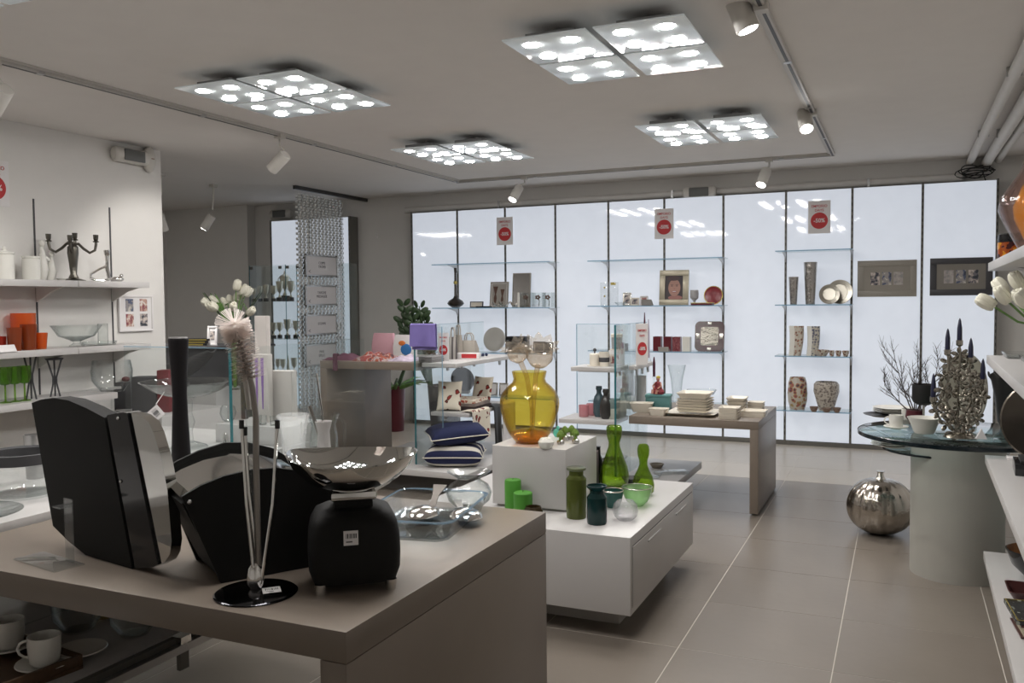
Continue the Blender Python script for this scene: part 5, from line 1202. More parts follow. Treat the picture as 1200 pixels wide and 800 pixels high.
# plants by the grey wall
q = onz(463, 501, 0); q.y = 8.30; q = at(463, 8.3, 0); s = px(q)
t = thing('potted_aloe', 'tall dark red planter with spiky green aloe on the floor', 'plant', q)
RPOT = mat('red_planter', (.085, .012, .018), .3)
G().shell([(10.5*s, 0), (12.6*s, 53*s)], .012, 32, base=44*s).ob('planter', RPOT, t); G().solid([(11.5*s, 47*s), (11.6*s, 49*s)], 20).ob('soil', mat('soil', (.03, .022, .018), .95), t)
rnd = random.Random(12)
for k in range(15):
    a = k*2.4+.2; up = .9 if k % 4 == 0 else .02; L = rnd.uniform(.36, .50)
    p0 = Vector((.03*math.cos(a), .03*math.sin(a), 48*s)); d = Vector((math.cos(a)*(1-up*.6), math.sin(a)*(1-up*.6), up+.35)).normalized()
    G().tube([p0, p0+d*L*.4, p0+d*L*.8+Vector((0, 0, -.02)), p0+d*L+Vector((math.cos(a)*.05, math.sin(a)*.05, -.06*(1-up)))], [.024, .02, .012, .003], 7).ob('leaf', GREENL if k % 3 else DGREEN, t)
q = at(484, 7.85, 0); t = thing('zamia_plant', 'dark glossy-leaved plant in a black pot behind the scarf table', 'plant', (-4.22, 7.7, 0)); zx = at(483, 7.7, 1.2).x+4.22
G().shell([(.13, 0), (.17, .60)], .012, 28, base=.52).ob('planter', DARKG, t)
for k, (dx, top) in enumerate(((-.10, 1.42), (.06, 1.40), (.0, 1.33), (.14, 1.30), (-.16, 1.24))):
    base = Vector((zx*.4, 0, .55)); tip = Vector((zx+dx, .05*math.sin(k*2), top)); mid = base.lerp(tip, .55)+Vector((dx*.2, 0, 0))
    st = G().tube([base, mid, tip], [.016, .012, .005], 7).ob('stem', DGREEN, t)
    for j in range(9):
        f = .35+.65*j/8; p = base.lerp(mid, min(1, f/.55)) if f < .55 else mid.lerp(tip, (f-.55)/.45)
        for sd in (-1, 1): G().ell((0, 0, 0), (.055, .010, .030), 8, 5, Matrix.Identity(4)).ob('leaf', DGREEN, st, p+Vector((sd*.042, 0, .022)), (0, R(-35*sd), R(30*math.sin(j*2+k))))
q = at(431, 6.25, H3); t = thing('spiky_plant', 'low dark spiky plant behind the scarf table', 'plant', (at(420, 7.4, 0).x, 7.4, 0)); G().shell([(.14, 0), (.18, .78)], .012, 26, base=.7).ob('planter', DARKG, t)
for k in range(16):
    a = k*2.4; L = rnd.uniform(.22, .36); p0 = Vector((.05*math.cos(a), .05*math.sin(a), .70)); G().grid(2, 5, leafpts(p0, (math.cos(a)*.75, math.sin(a)*.4, .9), L, .03, 0, .15)).ob('leaf', mat('plum_leaf', (.035, .03, .035), .5), t)
# wall marks: small switch on the grey wall
q = ony(442, 276, YB); one('wall_socket', 'tiny white fitting on the grey wall beside the first lit panel', 'fitting', G().box(-.012, -.012, -.03, .012, 0, -.005, .002).box(-.012, -.012, .008, .012, 0, .028, .002), PAPER, q)
# ---------------------------------------------------------------- wares on the glass shelves of the lit wall
YS = 8.74
sale = []
for x, lab in ((P(2), 'third grey post, above the picture of two goblets'), (P(5), 'sixth grey post, above the portrait photograph')):
    sign((x, PY-.012, 2.075), .20, .31, 0, f'sale sign hung on the {lab}')
sign((ony(960, 270, PY-.004).x, PY-.004, 2.07), .205, .315, 0, 'sale sign on the panel behind the silver vases')
# wide triple frames hung on the panels
def wide(u0, u1, v0, v1, label, fc, inn, pics):
    a, b_ = ony(u0, v0, PY-.012), ony(u1, v1, PY-.012); w_ = b_.x-a.x; z0 = ony((u0+u1)/2, v1, PY).z+.0; z1 = ony((u0+u1)/2, v0, PY).z+.008; h_ = z1-z0
    t = frame(((a.x+b_.x)/2, PY-.013, z0), w_, h_, 0, label, fc, .055, None, name='triple_frame', tilt=0, group='wide triple frames')
    G().box(-w_/2+.055, -.006, .055, w_/2-.055, .009, h_-.055).ob('mount', inn, t)
    for x, m in zip((-.10, 0, .10), pics): G().box(x-.04, -.0075, h_*.5-.06, x+.04, -.0055, h_*.5+.06).ob('photo', m, t)
GRG = mat('greige_wood', (.30, .28, .245), .5); CHW = mat('charcoal_wood', (.055, .055, .062), .5)
wide(1005, 1074, 306, 347.5, 'wide greige frame with three photographs on the lit wall', GRG, mat('greige_mount', (.28, .26, .225), .6), (PH1, PH2, PH4))
wide(1090, 1163, 303, 346, 'wide charcoal frame with three photographs on the lit wall', CHW, mat('grey_mount', (.22, .205, .18), .6), (PH4, PH2, PH1))
def sx(u0, u1, y, z): a, b_ = at(u0, y, z), at(u1, y, z); return (a.x+b_.x)/2, (b_.x-a.x), px(a)
# --- first bay (behind the amber vase)
z = zs1[1]; x, w_, s = sx(527, 547, YS, z); t = thing('long_neck_bottle', 'dark flat bottle with a long gold-ringed neck on a glass shelf', 'vase', (x, YS-.06, z))
G().solid([(4*s, 0), (8.5*s, 3*s), (9.8*s, 5*s), (8*s, 8*s), (3*s, 11*s), (1.6*s, 14*s), (1.3*s, 40*s), (1.8*s, 46*s)], 28).ob('body', mat('bronze_glaze', (.035, .028, .024), .25), t)
G().lathe([(1.4*s, 27*s), (2.2*s, 28*s), (2.2*s, 30*s), (1.4*s, 31*s)], 18).ob('gold_ring', GOLD, t)
x, w_, s = sx(551, 566, YS, z); frame((x, YS, z), w_, 7*s, 0, 'small cream frame with dark rim beside the long-necked bottle', DARKG, .008, [(0, 3.4*s, w_*.8, 5*s, CERAM)], 1)
x, w_, s = sx(560, 575, YS-.1, z); one('black_tray', 'flat black tray before the small goblets picture', 'tray', G().box(-w_/2, -.05, 0, w_/2, .05, .016, .004), GLOSSB, (x, YS-.11, z))
x, w_, s = sx(573, 594, YS, z); h = 30*s; t = frame((x, YS+.02, z), w_, h, 0, 'greige picture of two brown goblets on a glass shelf', GRG, .014, [(0, h*.5, w_*.8, h*.85, mat('greige_print', (.33, .31, .28), .6))], 1, tilt=-8)
g = G()
for xx, k in ((-.045, 1.), (.04, .85)): g.prism([(xx-.03*k, h*.75*k+.02), (xx+.03*k, h*.75*k+.02), (xx+.008, h*.52*k), (xx+.018*k, h*.36*k), (xx+.008, h*.12), (xx-.008, h*.12), (xx-.018*k, h*.36*k), (xx-.008, h*.52*k)], -.0062, -.0047)
o = g.ob('goblet_print', mat('brown_print', (.10, .05, .035), .6), t); o['kind'] = 'stuff'
x, w_, s = sx(599, 620, YS, z); h = 40*s; t = frame((x, YS+.03, z), w_, h, 0, 'tall grey mirror in a greige frame on a glass shelf', GRG, .012, None, tilt=-5); G().box(-w_/2+.012, -.004, .012, w_/2-.012, .006, h-.012).ob('mirror', mat('mirror_grey', (.40, .39, .38), .12, .8), t)
for k, (u, lab) in enumerate(((584, 'before the goblets picture'), (592, 'between goblets picture and tall grey mirror'), (604, 'before the tall grey mirror'))):
    x, w_, s = sx(u-4, u+4, YS-.1, z); t = thing('silver_leaf_dish', f'curled silver leaf dish {lab}', 'dish', (x, YS-.12, z), R(30*k), 'silver leaf dishes')
    G().grid(6, 8, lambda u_, v_: Vector(((v_-.5)*.12, (u_-.5)*.06*math.sin(math.pi*(.08+.9*v_)), .004+.045*(2*v_-1)**2+.02*(2*u_-1)**2)), .004).ob('leaf', SILVER, t)
x, w_, s = sx(608, 611, YS-.1, z); one('white_slip_vase', 'very slim white upright vase before the tall mirror', 'vase', G().solid([(.012, 0), (.014, .10), (.010, .16)], 12), WCER, (x, YS-.14, z))
for k, (u0, u1) in enumerate(((611, 625), (626, 638), (638, 649))):
    x, w_, s = sx(u0, u1, YS-.02, z); t = thing('square_glass_vase', f'small square glass vase with a brown orchid, {("next to the tall mirror", "middle of the three", "by the grey post")[k]}', 'vase', (x, YS-.03, z), R(45), 'square orchid vases')
    G().shell([(w_*.66, 0), (w_*.66, 17*s)], .004, 4).ob('glass', CLEAR, t, smooth=False)
    G().tube([(0, 0, .01), (.006, 0, 7*s), (-.012, 0, 11*s)], .0035, 6).ob('stem', DGREEN, t)
    g = G()
    for j in range(5): a = j*1.257; g.ell((-.014+.02*math.cos(a), 0, 11.5*s+.016*math.sin(a)), (.014, .006, .011), 8, 5)
    g.ob('bloom', mat('orchid_brown', (.16, .09, .07), .6), t)
z = zs1[2]; x, w_, s = sx(562, 590, YS, z); t = thing('round_plate', 'pale round plate standing on a glass shelf behind the linen bags', 'plate', (x, YS+.07, z), rot=(R(-8), 0, 0))
G().lathe([(0, 0), (13*s, .003), (14.2*s, .012), (13.6*s, .015), (8*s, .008), (0, .006)], 40, M=TR(0, 0, 14.3*s) @ Matrix.Rotation(R(90), 4, 'X')).ob('disc', mat('pale_glaze', (.50, .49, .46), .3), t)
x, w_, s = sx(596, 618, YS, z)
t = thing('black_box', 'black stacked square box on a glass shelf above the amber vase', 'box', (x, YS, z)); h = 19*s
for k in range(4): G().box(-w_/2, -.07, k*h/4, w_/2, .07, (k+.93)*h/4, .004).ob('tier', BLACK, t)
x, w_, s = sx(612, 628, YS-.06, z); one('black_dish', 'low black dish between the black box and black frames', 'dish', G().shell([(.04, 0), (w_/2, 6*s)], .006, 4), BLACK, (x, YS-.14, z))
x, w_, s = sx(625, 639, YS, z); frame((x, YS, z), w_, 13*s, 0, 'small black frame on the glass shelf above the amber vase', BLACK, .014, [(0, 6.5*s, w_*.72, 9*s, BLACK)], 1)
x, w_, s = sx(636, 647, YS+.04, z); t = frame((x, YS+.05, z), w_*1.15, 12*s, R(-12), 'leaning black frame nearest the grey post', BLACK, .014, [(0, 6*s, w_*.9, 8*s, BLACK)], 1)
z = zs1[3]
for k, (u, lab) in enumerate(((578, 'left one'), (590, 'right one'))):
    x, w_, s = sx(u-5, u+5, YS, z); frame((x, YS, z), w_, 15*s, 0, f'small silver frame on the lowest glass shelf, {lab} behind the textiles', SILVER, .014, [(0, 7.5*s, w_*.7, 10*s, PAPER)], 1, group='small silver frames')
# --- second bay
z = zs2[1]
for k, u in enumerate((710, 720)):
    x, w_, s = sx(u-5, u+5, YS, z); t = thing('acrylic_photo_block', ('clear acrylic frame with two gold discs' if k == 0 else 'clear acrylic frame with a gold bar at the top')+' on a glass shelf', 'picture frame', (x, YS-.02, z), group='acrylic frames')
    G().box(-w_/2, -.02, 0, w_/2, .01, 27*s, .003).ob('block', ACR, t)
    if k == 0:
        for zz in (11, 21): G().solid([(.010, 0), (.010, .003)], 14, M=TR(0, -.021, zz*s) @ Matrix.Rotation(R(90), 4, 'X')).ob('gold_disc', GOLD, t)
    else: G().box(-w_*.3, -.022, 24*s, w_*.3, -.019, 27*s).ob('gold_bar', GOLD, t)
x, w_, s = sx(722, 736, YS-.1, z); one('glass_dish', 'small clear glass dish beside the acrylic frames', 'dish', G().shell([(.03, 0), (w_/2, .035)], .004, 18), CLEAR, (x, YS-.15, z))
for u0, u1, v, lab, fc, ph in ((730, 739.5, 15, 'silver block frame with a dark photo behind the glass dish', SILVER, PH1), (739, 749, 9, 'cream square frame with a dark photo on the shelf edge', CERAM, PH1), (750, 759, 11, 'white thin frame with half a photo', PAPER, PH3)):
    x, w_, s = sx(u0, u1, YS-.05, z); frame((x, YS-.05, z), w_, v*s, 0, lab, fc, .010, [(0, v*s/2, w_*.66, v*s*.66, ph)], 1, group='small frames beside the portrait')
x, w_, s = sx(754, 766, YS-.1, z); one('silver_card_holder', 'blank silver card leaning before the thin white frame', 'card', G().prism([(-.05, 0), (.02, 0), (.04, 7*s), (.034, 7*s)], -w_/2, w_/2, 'x'), BRUSHED, (x, YS-.15, z), R(180))
# portrait: a smiling woman, printed flat
x, w_, s = sx(772, 806, YS, z); h = 41*s; t = frame((x, YS+.02, z), w_, h, 0, 'champagne frame with a portrait photograph of a smiling woman', mat('champagne', (.42, .38, .29), .35, .3), .058, None, name='portrait_frame', tilt=-6, th=.03)
iw, ih = w_-.116, h-.116
G().box(-iw/2, -.004, .058, iw/2, .006, h-.058).ob('photo', mat('print_dark', (.035, .025, .03), .5), t)
cx, cz = .004, .058+ih*.50
def disc(nm_, x, z, a, c, mt, y): G().solid([(1, 0), (1, .0008)], 28, M=TR(x, y, z) @ Matrix.Rotation(R(90), 4, 'X') @ Matrix.Diagonal((a, c, 1, 1))).ob(nm_, mt, t)
SK = mat('print_skin', (.42, .23, .18), .5); SKP = mat('print_pink', (.36, .16, .14), .5); DK = mat('print_brown', (.06, .03, .03), .5)
disc('shoulder_print', cx+.01, .062+ih*.06, iw*.40, ih*.10, SKP, -.0041)
disc('face_print', cx, cz, iw*.34, ih*.36, SK, -.0048)
disc('hair_print', cx-.01, cz+ih*.39, iw*.36, ih*.10, DK, -.0054)
for sd in (-1, 1):
    disc('eye_print', cx+sd*iw*.14, cz+ih*.07, iw*.062, ih*.018, DK, -.0056); disc('brow_print', cx+sd*iw*.14, cz+ih*.125, iw*.085, ih*.010, DK, -.0056)
disc('nose_print', cx, cz-ih*.05, iw*.05, ih*.03, SKP, -.0056); disc('lips_print', cx, cz-ih*.17, iw*.15, ih*.038, mat('print_lips', (.30, .06, .07), .5), -.0056); disc('smile_print', cx, cz-ih*.165, iw*.115, ih*.018, PAPER, -.0062)
x, w_, s = sx(810, 820, YS, z); one('etched_goblet', 'etched pale glass goblet beside the portrait frame', 'goblet', G().solid([(3*s, 0), (3.2*s, 1*s), (1.2*s, 3*s), (1.4*s, 5*s), (4.6*s, 8*s), (4.9*s, 13*s), (4.6*s, 17.5*s)], 22), mat('etched_glass', (.42, .41, .42), .3, bump=.5, bscale=120), (x, YS-.05, z))
x, w_, s = sx(824, 846, YS, z); t = thing('red_plate', 'round red plate with gold rim standing on a glass shelf', 'plate', (x, YS+.04, z), rot=(R(-8), 0, 0)); RG = mat('red_glaze', (.22, .008, .018), .3)
M = TR(0, 0, 11.2*s) @ Matrix.Rotation(R(90), 4, 'X'); G().lathe([(0, 0), (8*s, .002), (10.6*s, .012), (10.2*s, .015), (7*s, .008), (0, .006)], 40, M=M).ob('disc', RG, t); G().tube([(10.6*s*math.cos(k*.2618), -.013, 11.2*s+10.6*s*math.sin(k*.2618)) for k in range(25)], .005, 6).ob('gold_rim', GOLD, t)
x, w_, s = sx(812, 837, YS-.1, z); t = thing('red_tray', 'low dark red tray with gold edge before the red plate', 'tray', (x, YS-.15, z)); G().box(-w_/2, -.05, 0, w_/2, .05, .018, .004).ob('base', mat('dark_red_glaze', (.10, .008, .015), .25), t); G().box(-w_/2-.004, -.054, .018, w_/2+.004, .054, .025, .003).ob('gold_edge', GOLD, t)
z = zs2[2]
for k, (u0, u1, v, mt, lab) in enumerate(((727, 733, 9, mat('mauve_wax', (.42, .38, .48), .5), 'short mauve candle behind the glass fin sign'), (734, 738, 8, DARKG, 'tiny dark candle beside the short mauve candle'))):
    x, w_, s = sx(u0, u1, YS, z); one('short_candle', lab, 'candle', G().solid([(w_/2, 0), (w_/2, v*s)], 16), mt, (x, YS-.05, z), group='short candles on the third shelf')
REDG = mat('red_vase_glaze', (.115, .008, .015), .3)
for k, (u0, u1, mt, lab) in enumerate(((767, 776, REDG, 'plain dark red square vase, farther from the rounded tray'), (779, 788, REDG, 'plain dark red square vase in the middle of the row'), (789.5, 798.5, ramp('red_fleck', 'voronoi', 60, [(0, (.10, .01, .015)), (.3, (.30, .10, .11)), (.55, (.16, .02, .03))], .3), 'flecked red square vase beside the white one'), (801, 810, WCER, 'white square vase next to the rounded tray'))):
    x, w_, s = sx(u0, u1, YS, z); one('square_vase', lab, 'vase', G().shell([(w_*.70, 0), (w_*.70, 16.5*s)], .006, 4), mt, (x, YS-.02, z), R(45), 'square vases on the third glass shelf', smooth=False)
x, w_, s = sx(774, 786, YS-.1, z); one('silver_card_holder', 'blank silver card leaning before the red square vases', 'card', G().prism([(-.05, 0), (.02, 0), (.04, 5.5*s), (.034, 5.5*s)], -w_/2, w_/2, 'x'), BRUSHED, (x, YS-.16, z), R(180))
x, w_, s = sx(813, 847.5, YS, z); h = 35*s; t = thing('rounded_tray', 'dark maroon rounded square tray with silver centre, standing upright', 'tray', (x, YS+.03, z), rot=(R(-8), 0, 0)); MA = mat('maroon_lacquer', (.05, .012, .018), .18)
def upr(hx_, hz_, r_, y0, y1): return [[(p[0], y, p[1]+h/2) for p in rr(hx_, hz_, r_, 0)] for y in (y0, y1)]
loft(G(), upr(w_/2, h/2, .05, 0, .018)[::-1]).ob('frame', MA, t); loft(G(), upr(w_*.30, h*.31, .02, -.0015, .002)[::-1]).ob('silver_centre', mat('hammered_silver', (.30, .285, .25), .16, 1, bump=.6, bscale=30), t)
for a, c in ((0, .43), (0, -.43), (.40, 0), (-.40, 0)): G().box(a*w_-(.02 if c else .018), -.006, h/2+c*h-(.014 if c else .028), a*w_+(.02 if c else .018), .0, h/2+c*h+(.014 if c else .028), .002).ob('silver_clasp', SILVER, t)
z = zs2[3]
x, w_, s = sx(785, 804, YS, z); one('tall_glass_vase', 'tall flared clear glass vase on the lowest shelf behind the plates', 'vase', G().shell([(5*s, 0), (5.4*s, 12*s), (7*s, 28*s), (10.5*s, 44*s)], .005, 26), CLEAR, (x, YS-.05, z))
x, w_, s = sx(804, 845, YS, z); t = thing('glass_compote', 'wide shallow clear glass dish on a foot, lowest shelf behind the plates', 'bowl', (x, YS-.09, z)); G().solid([(7*s, 0), (6.5*s, 2*s), (5*s, 9*s)], 20).ob('foot', CLEAR, t); G().shell([(5*s, 9*s), (14*s, 12*s), (17*s, 17*s)], .005, 34).ob('bowl', CLEAR, t)
# --- single bay
z = zs3[1]; HAM = mat('hammered_vase', (.45, .43, .41), .22, 1, bump=.7, bscale=22)
for u0, u1, v, lab in ((924.5, 936, 32, 'shorter hammered silver vase in the single bay'), (942, 957.5, 49, 'taller hammered silver vase in the single bay')):
    x, w_, s = sx(u0, u1, YS, z); one('silver_vase', lab, 'vase', G().shell([(w_*.36, 0), (w_*.42, v*s*.4), (w_*.52, v*s)], .004, 26), HAM, (x, YS-.03, z), group='hammered silver vases')
PLT = mat('pewter_plate', (.40, .38, .33), .28, .9)
for u0, u1, v, y, lab in ((968, 1000, 33, YS+.05, 'larger round pewter plate standing behind the smaller one'), (959, 985, 26, YS-.04, 'smaller round pewter plate standing in front')):
    x, w_, s = sx(u0, u1, y, z); r_ = w_/2*.96; t = thing('pewter_plate', lab, 'plate', (x, y, z), rot=(R(-9), 0, 0), group='standing pewter plates'); G().lathe([(0, 0), (r_*.95, .002), (r_, .010), (r_*.97, .013), (r_*.62, .006), (r_*.6, .009), (0, .007)], 40, M=TR(0, 0, r_) @ Matrix.Rotation(R(90), 4, 'X')).ob('disc', PLT, t)
z = zs3[2]
for u0, u1, mt, lab in ((923, 942, MOSAIC, 'curved white vase with red mosaic side in the single bay'), (944, 961, MOSAICB, 'curved white vase with blue mosaic side in the single bay')):
    x, w_, s = sx(u0, u1, YS, z); h = 34*s; t = thing('curved_vase', lab, 'vase', (x, YS-.02, z), group='curved mosaic vases'); g = G(); n_ = 8
    def side(f): return w_*(.06*math.sin(f*3.1)+.10*(f-.5))
    lo = [[(p[0]+side(k/n_), p[1], k*h/n_) for p in rr(w_*.36+w_*.08*(k/n_), .05, .02, 0, 3)] for k in range(n_+1)]
    loft(g, lo).ob('body', WCER, t); g = G()
    loft(g, [[(p[0]+side(k/n_)+w_*.12, p[1], k*h/n_) for p in rr(w_*.26+w_*.06*(k/n_), .0515, .02, 0, 3)] for k in range(n_+1)], True, False).ob('mosaic_side', mt, t)
for u0, u1, v, lab in ((955, 972, 7, 'wide patterned bowl beside the curved vases'), (971.5, 978.5, 6.5, 'small patterned cup, nearest the wide bowl'), (979, 986.5, 6.5, 'small patterned cup, middle of three'), (987, 995.5, 6.5, 'small patterned cup, by the grey post')):
    x, w_, s = sx(u0, u1, YS-.05, z); one('patterned_bowl', lab, 'bowl', G().shell([(w_*.3, 0), (w_*.45, v*s*.5), (w_*.5, v*s)], .005, 22), MOSAIC, (x, YS-.08, z), group='patterned bowls in the single bay')
z = zs3[3]
x, w_, s = sx(923, 946.5, YS, z); one('mosaic_vase', 'tall barrel vase with coloured mosaic on the lowest shelf', 'vase', G().shell([(w_*.36, 0), (w_*.47, 9*s), (w_*.5, 18*s), (w_*.46, 30*s), (w_*.38, 37*s)], .007, 30), ramp('mosaic_bold', 'voronoi', 24, [(0, (.07, .05, .05)), (.25, (.34, .10, .10)), (.38, (.34, .24, .09)), (.5, (.50, .46, .40))], .4), (x, YS-.02, z))
x, w_, s = sx(953, 984, YS, z); one('mosaic_vase', 'broad shouldered vase with fine grey mosaic on the lowest shelf', 'vase', G().shell([(w_*.28, 0), (w_*.36, 8*s), (w_*.49, 22*s), (w_*.48, 30*s), (w_*.40, 33*s)], .007, 32), ramp('mosaic_fine', 'voronoi', 46, [(0, (.12, .10, .09)), (.3, (.33, .29, .26)), (.5, (.50, .46, .40))], .4), (x, YS-.02, z))
for u0, u1, v, lab in ((949, 959.5, 6, 'little brown bowl before the broad mosaic vase'), (963, 975, 5, 'low brown bowl in front of the broad mosaic vase'), (976, 986, 6, 'tipped brown bowl at the shelf end')):
    x, w_, s = sx(u0, u1, YS-.15, z); one('brown_bowl', lab, 'bowl', G().shell([(w_*.25, 0), (w_*.42, v*s*.5), (w_*.5, v*s)], .005, 20), mat('brown_mosaic', (.20, .14, .11), .5, vary=.4, vscale=60), (x, YS-.19, z), group='little brown bowls')

# ---------------------------------------------------------------- round glass table on a column
CX, CY, GZ = .275, 5.03, .74
t = thing('round_table', 'round glass table on a thick white column', 'table', (CX, CY, 0))
COL = mat('column_white', (.36, .35, .315), .55, vary=.04)
G().solid([(.222, 0), (.222, GZ-.0225)], 64).ob('column', COL, t)
TGL = glass('table_glass', (.90, .955, .955), .02, edge=(.60, .78, .80))
G().solid([(.475, GZ-.022), (.482, GZ-.019), (.482, GZ-.003), (.475, GZ)], 96).ob('tabletop', TGL, t); G().lathe([(.4825, GZ-.022), (.486, GZ-.020), (.486, GZ-.002), (.4825, GZ)], 96).ob('dark_rim', mat('dark_glass_rim', (.004, .010, .014), .15), t)
zl = .635
G().solid([(.30, zl-.012), (.305, zl-.01), (.305, zl-.002), (.30, zl)], 64, (-.06, .12, 0)).ob('lower_disc', TGL, t); G().lathe([(.3052, zl-.012), (.309, zl-.010), (.309, zl-.002), (.3052, zl)], 64, (-.06, .12, 0)).ob('dark_rim', mat('dark_glass_rim', (.004, .010, .014), .15), t)
def tput(u, v, z=GZ): q = onz(u, v, z); return q, px(q)
PL = lambda r, h: [(r*.55, 0), (r*.62, h*.2), (r*.92, h*.7), (r, h)]
zz = zl
for k in range(3):
    one('plate', f'white plate on the lower glass disc, {ordi(k, 3)} of the pile', 'plate', G().shell(PL(.115-.004*k, .016), .005, 30), WCER, (at(1042, 5.10, zl).x+.02, 5.10, zz), group='plates on the lower disc'); zz += .010
# on top
q, s = tput(1028, 488); t = one('dark_plate', 'large dark plate under the white plates on the glass table', 'plate', G().shell(PL(.11, .016), .004, 32), mat('slate_glaze', (.05, .05, .055), .3), (q.x+.03, q.y+.02, GZ))
zz = GZ+.012
for k in range(3):
    one('plate', f'white plate of the pile at the table edge, {ordi(k, 3)}', 'plate', G().shell(PL(.115, .018), .005, 32), WCER, (q.x+.085, q.y+.08, zz), group='white plates on the glass table'); zz += .011
for u, v, lab, sc_, rz in ((1050, 503, 'white cup on a saucer nearest the glass table edge', 1., 160), (1064, 492, 'white cup behind the nearest cup and saucer', 1., 20)):
    q, s = tput(u, v); cup((q.x, q.y, GZ), .036, .066, lab, R(rz), saucer=(v > 500), grp='white cups on the glass table')
q, s = tput(1083, 508); q.y += .02; one('sugar_bowl', 'white flared bowl beside the silver candle sculpture', 'bowl', G().shell([(.045, 0), (.052, .01), (.064, .045), (.082, .082)], .005, 34), WCER, q)
# black stemmed bowl
q, s = tput(1083, 487); q = Vector((at(1082, 5.33, GZ).x, 5.33, GZ)); s = px(q); zb = ony(1082, 472, 5.33).z-GZ; zt_ = ony(1082, 450, 5.33).z-GZ
t = thing('black_goblet', 'black drum-shaped goblet on a thin stem', 'goblet', q); G().solid([(.05, 0), (.04, .006), (.007, .012), (.007, zb)], 20).ob('stem', STEEL, t); G().shell([(.03, zb-.01), (.053, zb+.004), (.06, zb+.02), (.06, zt_)], .004, 26).ob('bowl', BLACK, t)
# dry branches in a dark red pot, standing behind the table
q = Vector((at(1072, 5.36, GZ).x-.0, 5.36, GZ)); t = thing('dry_branches', 'bare twigs in a small dark red pot on the glass table', 'branches', q)
G().shell([(.03, 0), (.05, .03), (.045, .07)], .005, 20).ob('pot', RPOT, t)
rnd = random.Random(21)
def twig(g, p, d, L, r, lev):
    n_ = 5; pts = [Vector(p)]; d = Vector(d).normalized()
    for k in range(n_):
        d = (d+Vector((rnd.uniform(-.18, .18), rnd.uniform(-.18, .18), rnd.uniform(-.05, .15)))).normalized(); pts.append(pts[-1]+d*L/n_)
    g.tube(pts, [r*(1-.13*k) for k in range(n_+1)], 5, False)
    if lev:
        for k in range(2, n_+1):
            for _ in range(2 if lev > 1 else 2):
                a = rnd.uniform(-.9, .9); b_ = rnd.uniform(-.5, .5); dd = d+Vector((a, b_, rnd.uniform(-.1, .4))); twig(g, pts[k], dd, L*rnd.uniform(.32, .5), r*.55, lev-1)
TW = mat('twig_brown', (.045, .032, .026), .8)
for dx, dy, dz, L in ((-.85, .0, .75, .21), (-.42, .05, 1, .30), (-.12, .1, 1, .25), (.30, .05, 1, .28), (.75, .1, .8, .20), (-.2, -.1, .9, .16), (.1, -.1, .8, .14)):
    g = G(); twig(g, (dx*.02, dy*.02, .05), (dx, dy, dz), L, .0042, 2); g.ob('twig', TW, t)
# silver flower candle sculpture
q, s = tput(1124, 512); q.y += .01; t = thing('flower_candelabra', 'silver openwork flower candelabra with five dark blue candles', 'candelabra', q, YAW*.3); s = px(q)
SCU = mat('sculpted_silver', (.36, .335, .29), .25, 1, bump=.2, bscale=60)
G().solid([(.075, 0), (.06, .012), (.02, .022), (.018, .04)], 20).ob('base', SCU, t)
def fl(u, v): return ((u-1124)*s, (511-v)*s)
seeds = [(1124, 415), (1113, 425), (1134, 424), (1118, 437), (1130, 438), (1108, 440), (1141, 440), (1124, 448), (1106, 455), (1138, 454), (1116, 460), (1130, 462), (1145, 462), (1104, 470), (1124, 474), (1140, 474), (1110, 482), (1132, 484), (1118, 490), (1128, 497), (1112, 497), (1141, 488), (1118, 505), (1133, 505), (1102, 481), (1146, 452)]
rnd = random.Random(5)
for k, (u, v) in enumerate(seeds):
    x_, z_ = fl(u, v); y_ = rnd.uniform(-.035, .035); r_ = rnd.uniform(.027, .037); g = G(); n_ = 5 if k % 3 else 6; M0 = TR(x_, y_, z_) @ Matrix.Rotation(R(90)+rnd.uniform(-.5, .5), 4, 'X') @ RZ(rnd.uniform(0, 3))
    for j in range(n_): a = j*2*math.pi/n_; g.ell((0, 0, 0), (1, 1, 1), 8, 5, M0 @ TR(r_*.75*math.cos(a), r_*.75*math.sin(a), .002) @ RZ(a) @ Matrix.Diagonal((r_*.55, r_*.34, .004, 1)))
    g.ell((0, 0, 0), (1, 1, 1), 8, 5, M0 @ Matrix.Diagonal((r_*.3, r_*.3, .008, 1))); g.ob('silver_flower', SCU, t, ang=60)
for pts in ([(1124, 508), (1122, 470), (1124, 415), (1123, 404)], [(1124, 500), (1110, 470), (1112, 430), (1111, 414)], [(1124, 500), (1136, 470), (1134, 430), (1135, 421)], [(1122, 505), (1104, 492), (1097, 478), (1096, 470)], [(1126, 505), (1146, 480), (1149, 460), (1148, 448)], [(1106, 455), (1124, 462), (1144, 450)], [(1108, 438), (1124, 428), (1140, 440)]):
    G().tube([(fl(*p)[0], 0, fl(*p)[1]) for p in pts], .006, 7).ob('branch', SCU, t)
NV = mat('navy_wax', (.016, .018, .05), .4)
for u, v0, v1, lab in ((1123, 372, 401, 0), (1110.5, 384, 412, 0), (1135, 395, 421, 0), (1096, 437, 468, 0), (1148, 419, 446, 0)):
    x_, z0 = fl(u, v1); _, z1 = fl(u, v0); c_ = G().solid([(.009, z0-.016), (.016, z0-.010), (.016, z0+.014), (.013, z0+.014)], 14, (x_, 0, 0)).ob('candle_cup', SCU, t)
    G().solid([(.0105, z0), (.0125, z0+.02), (.0115, z0+(z1-z0)*.6), (.006, z1-.012), (.0015, z1)], 14, (x_, 0, 0)).ob('candle', NV, c_)
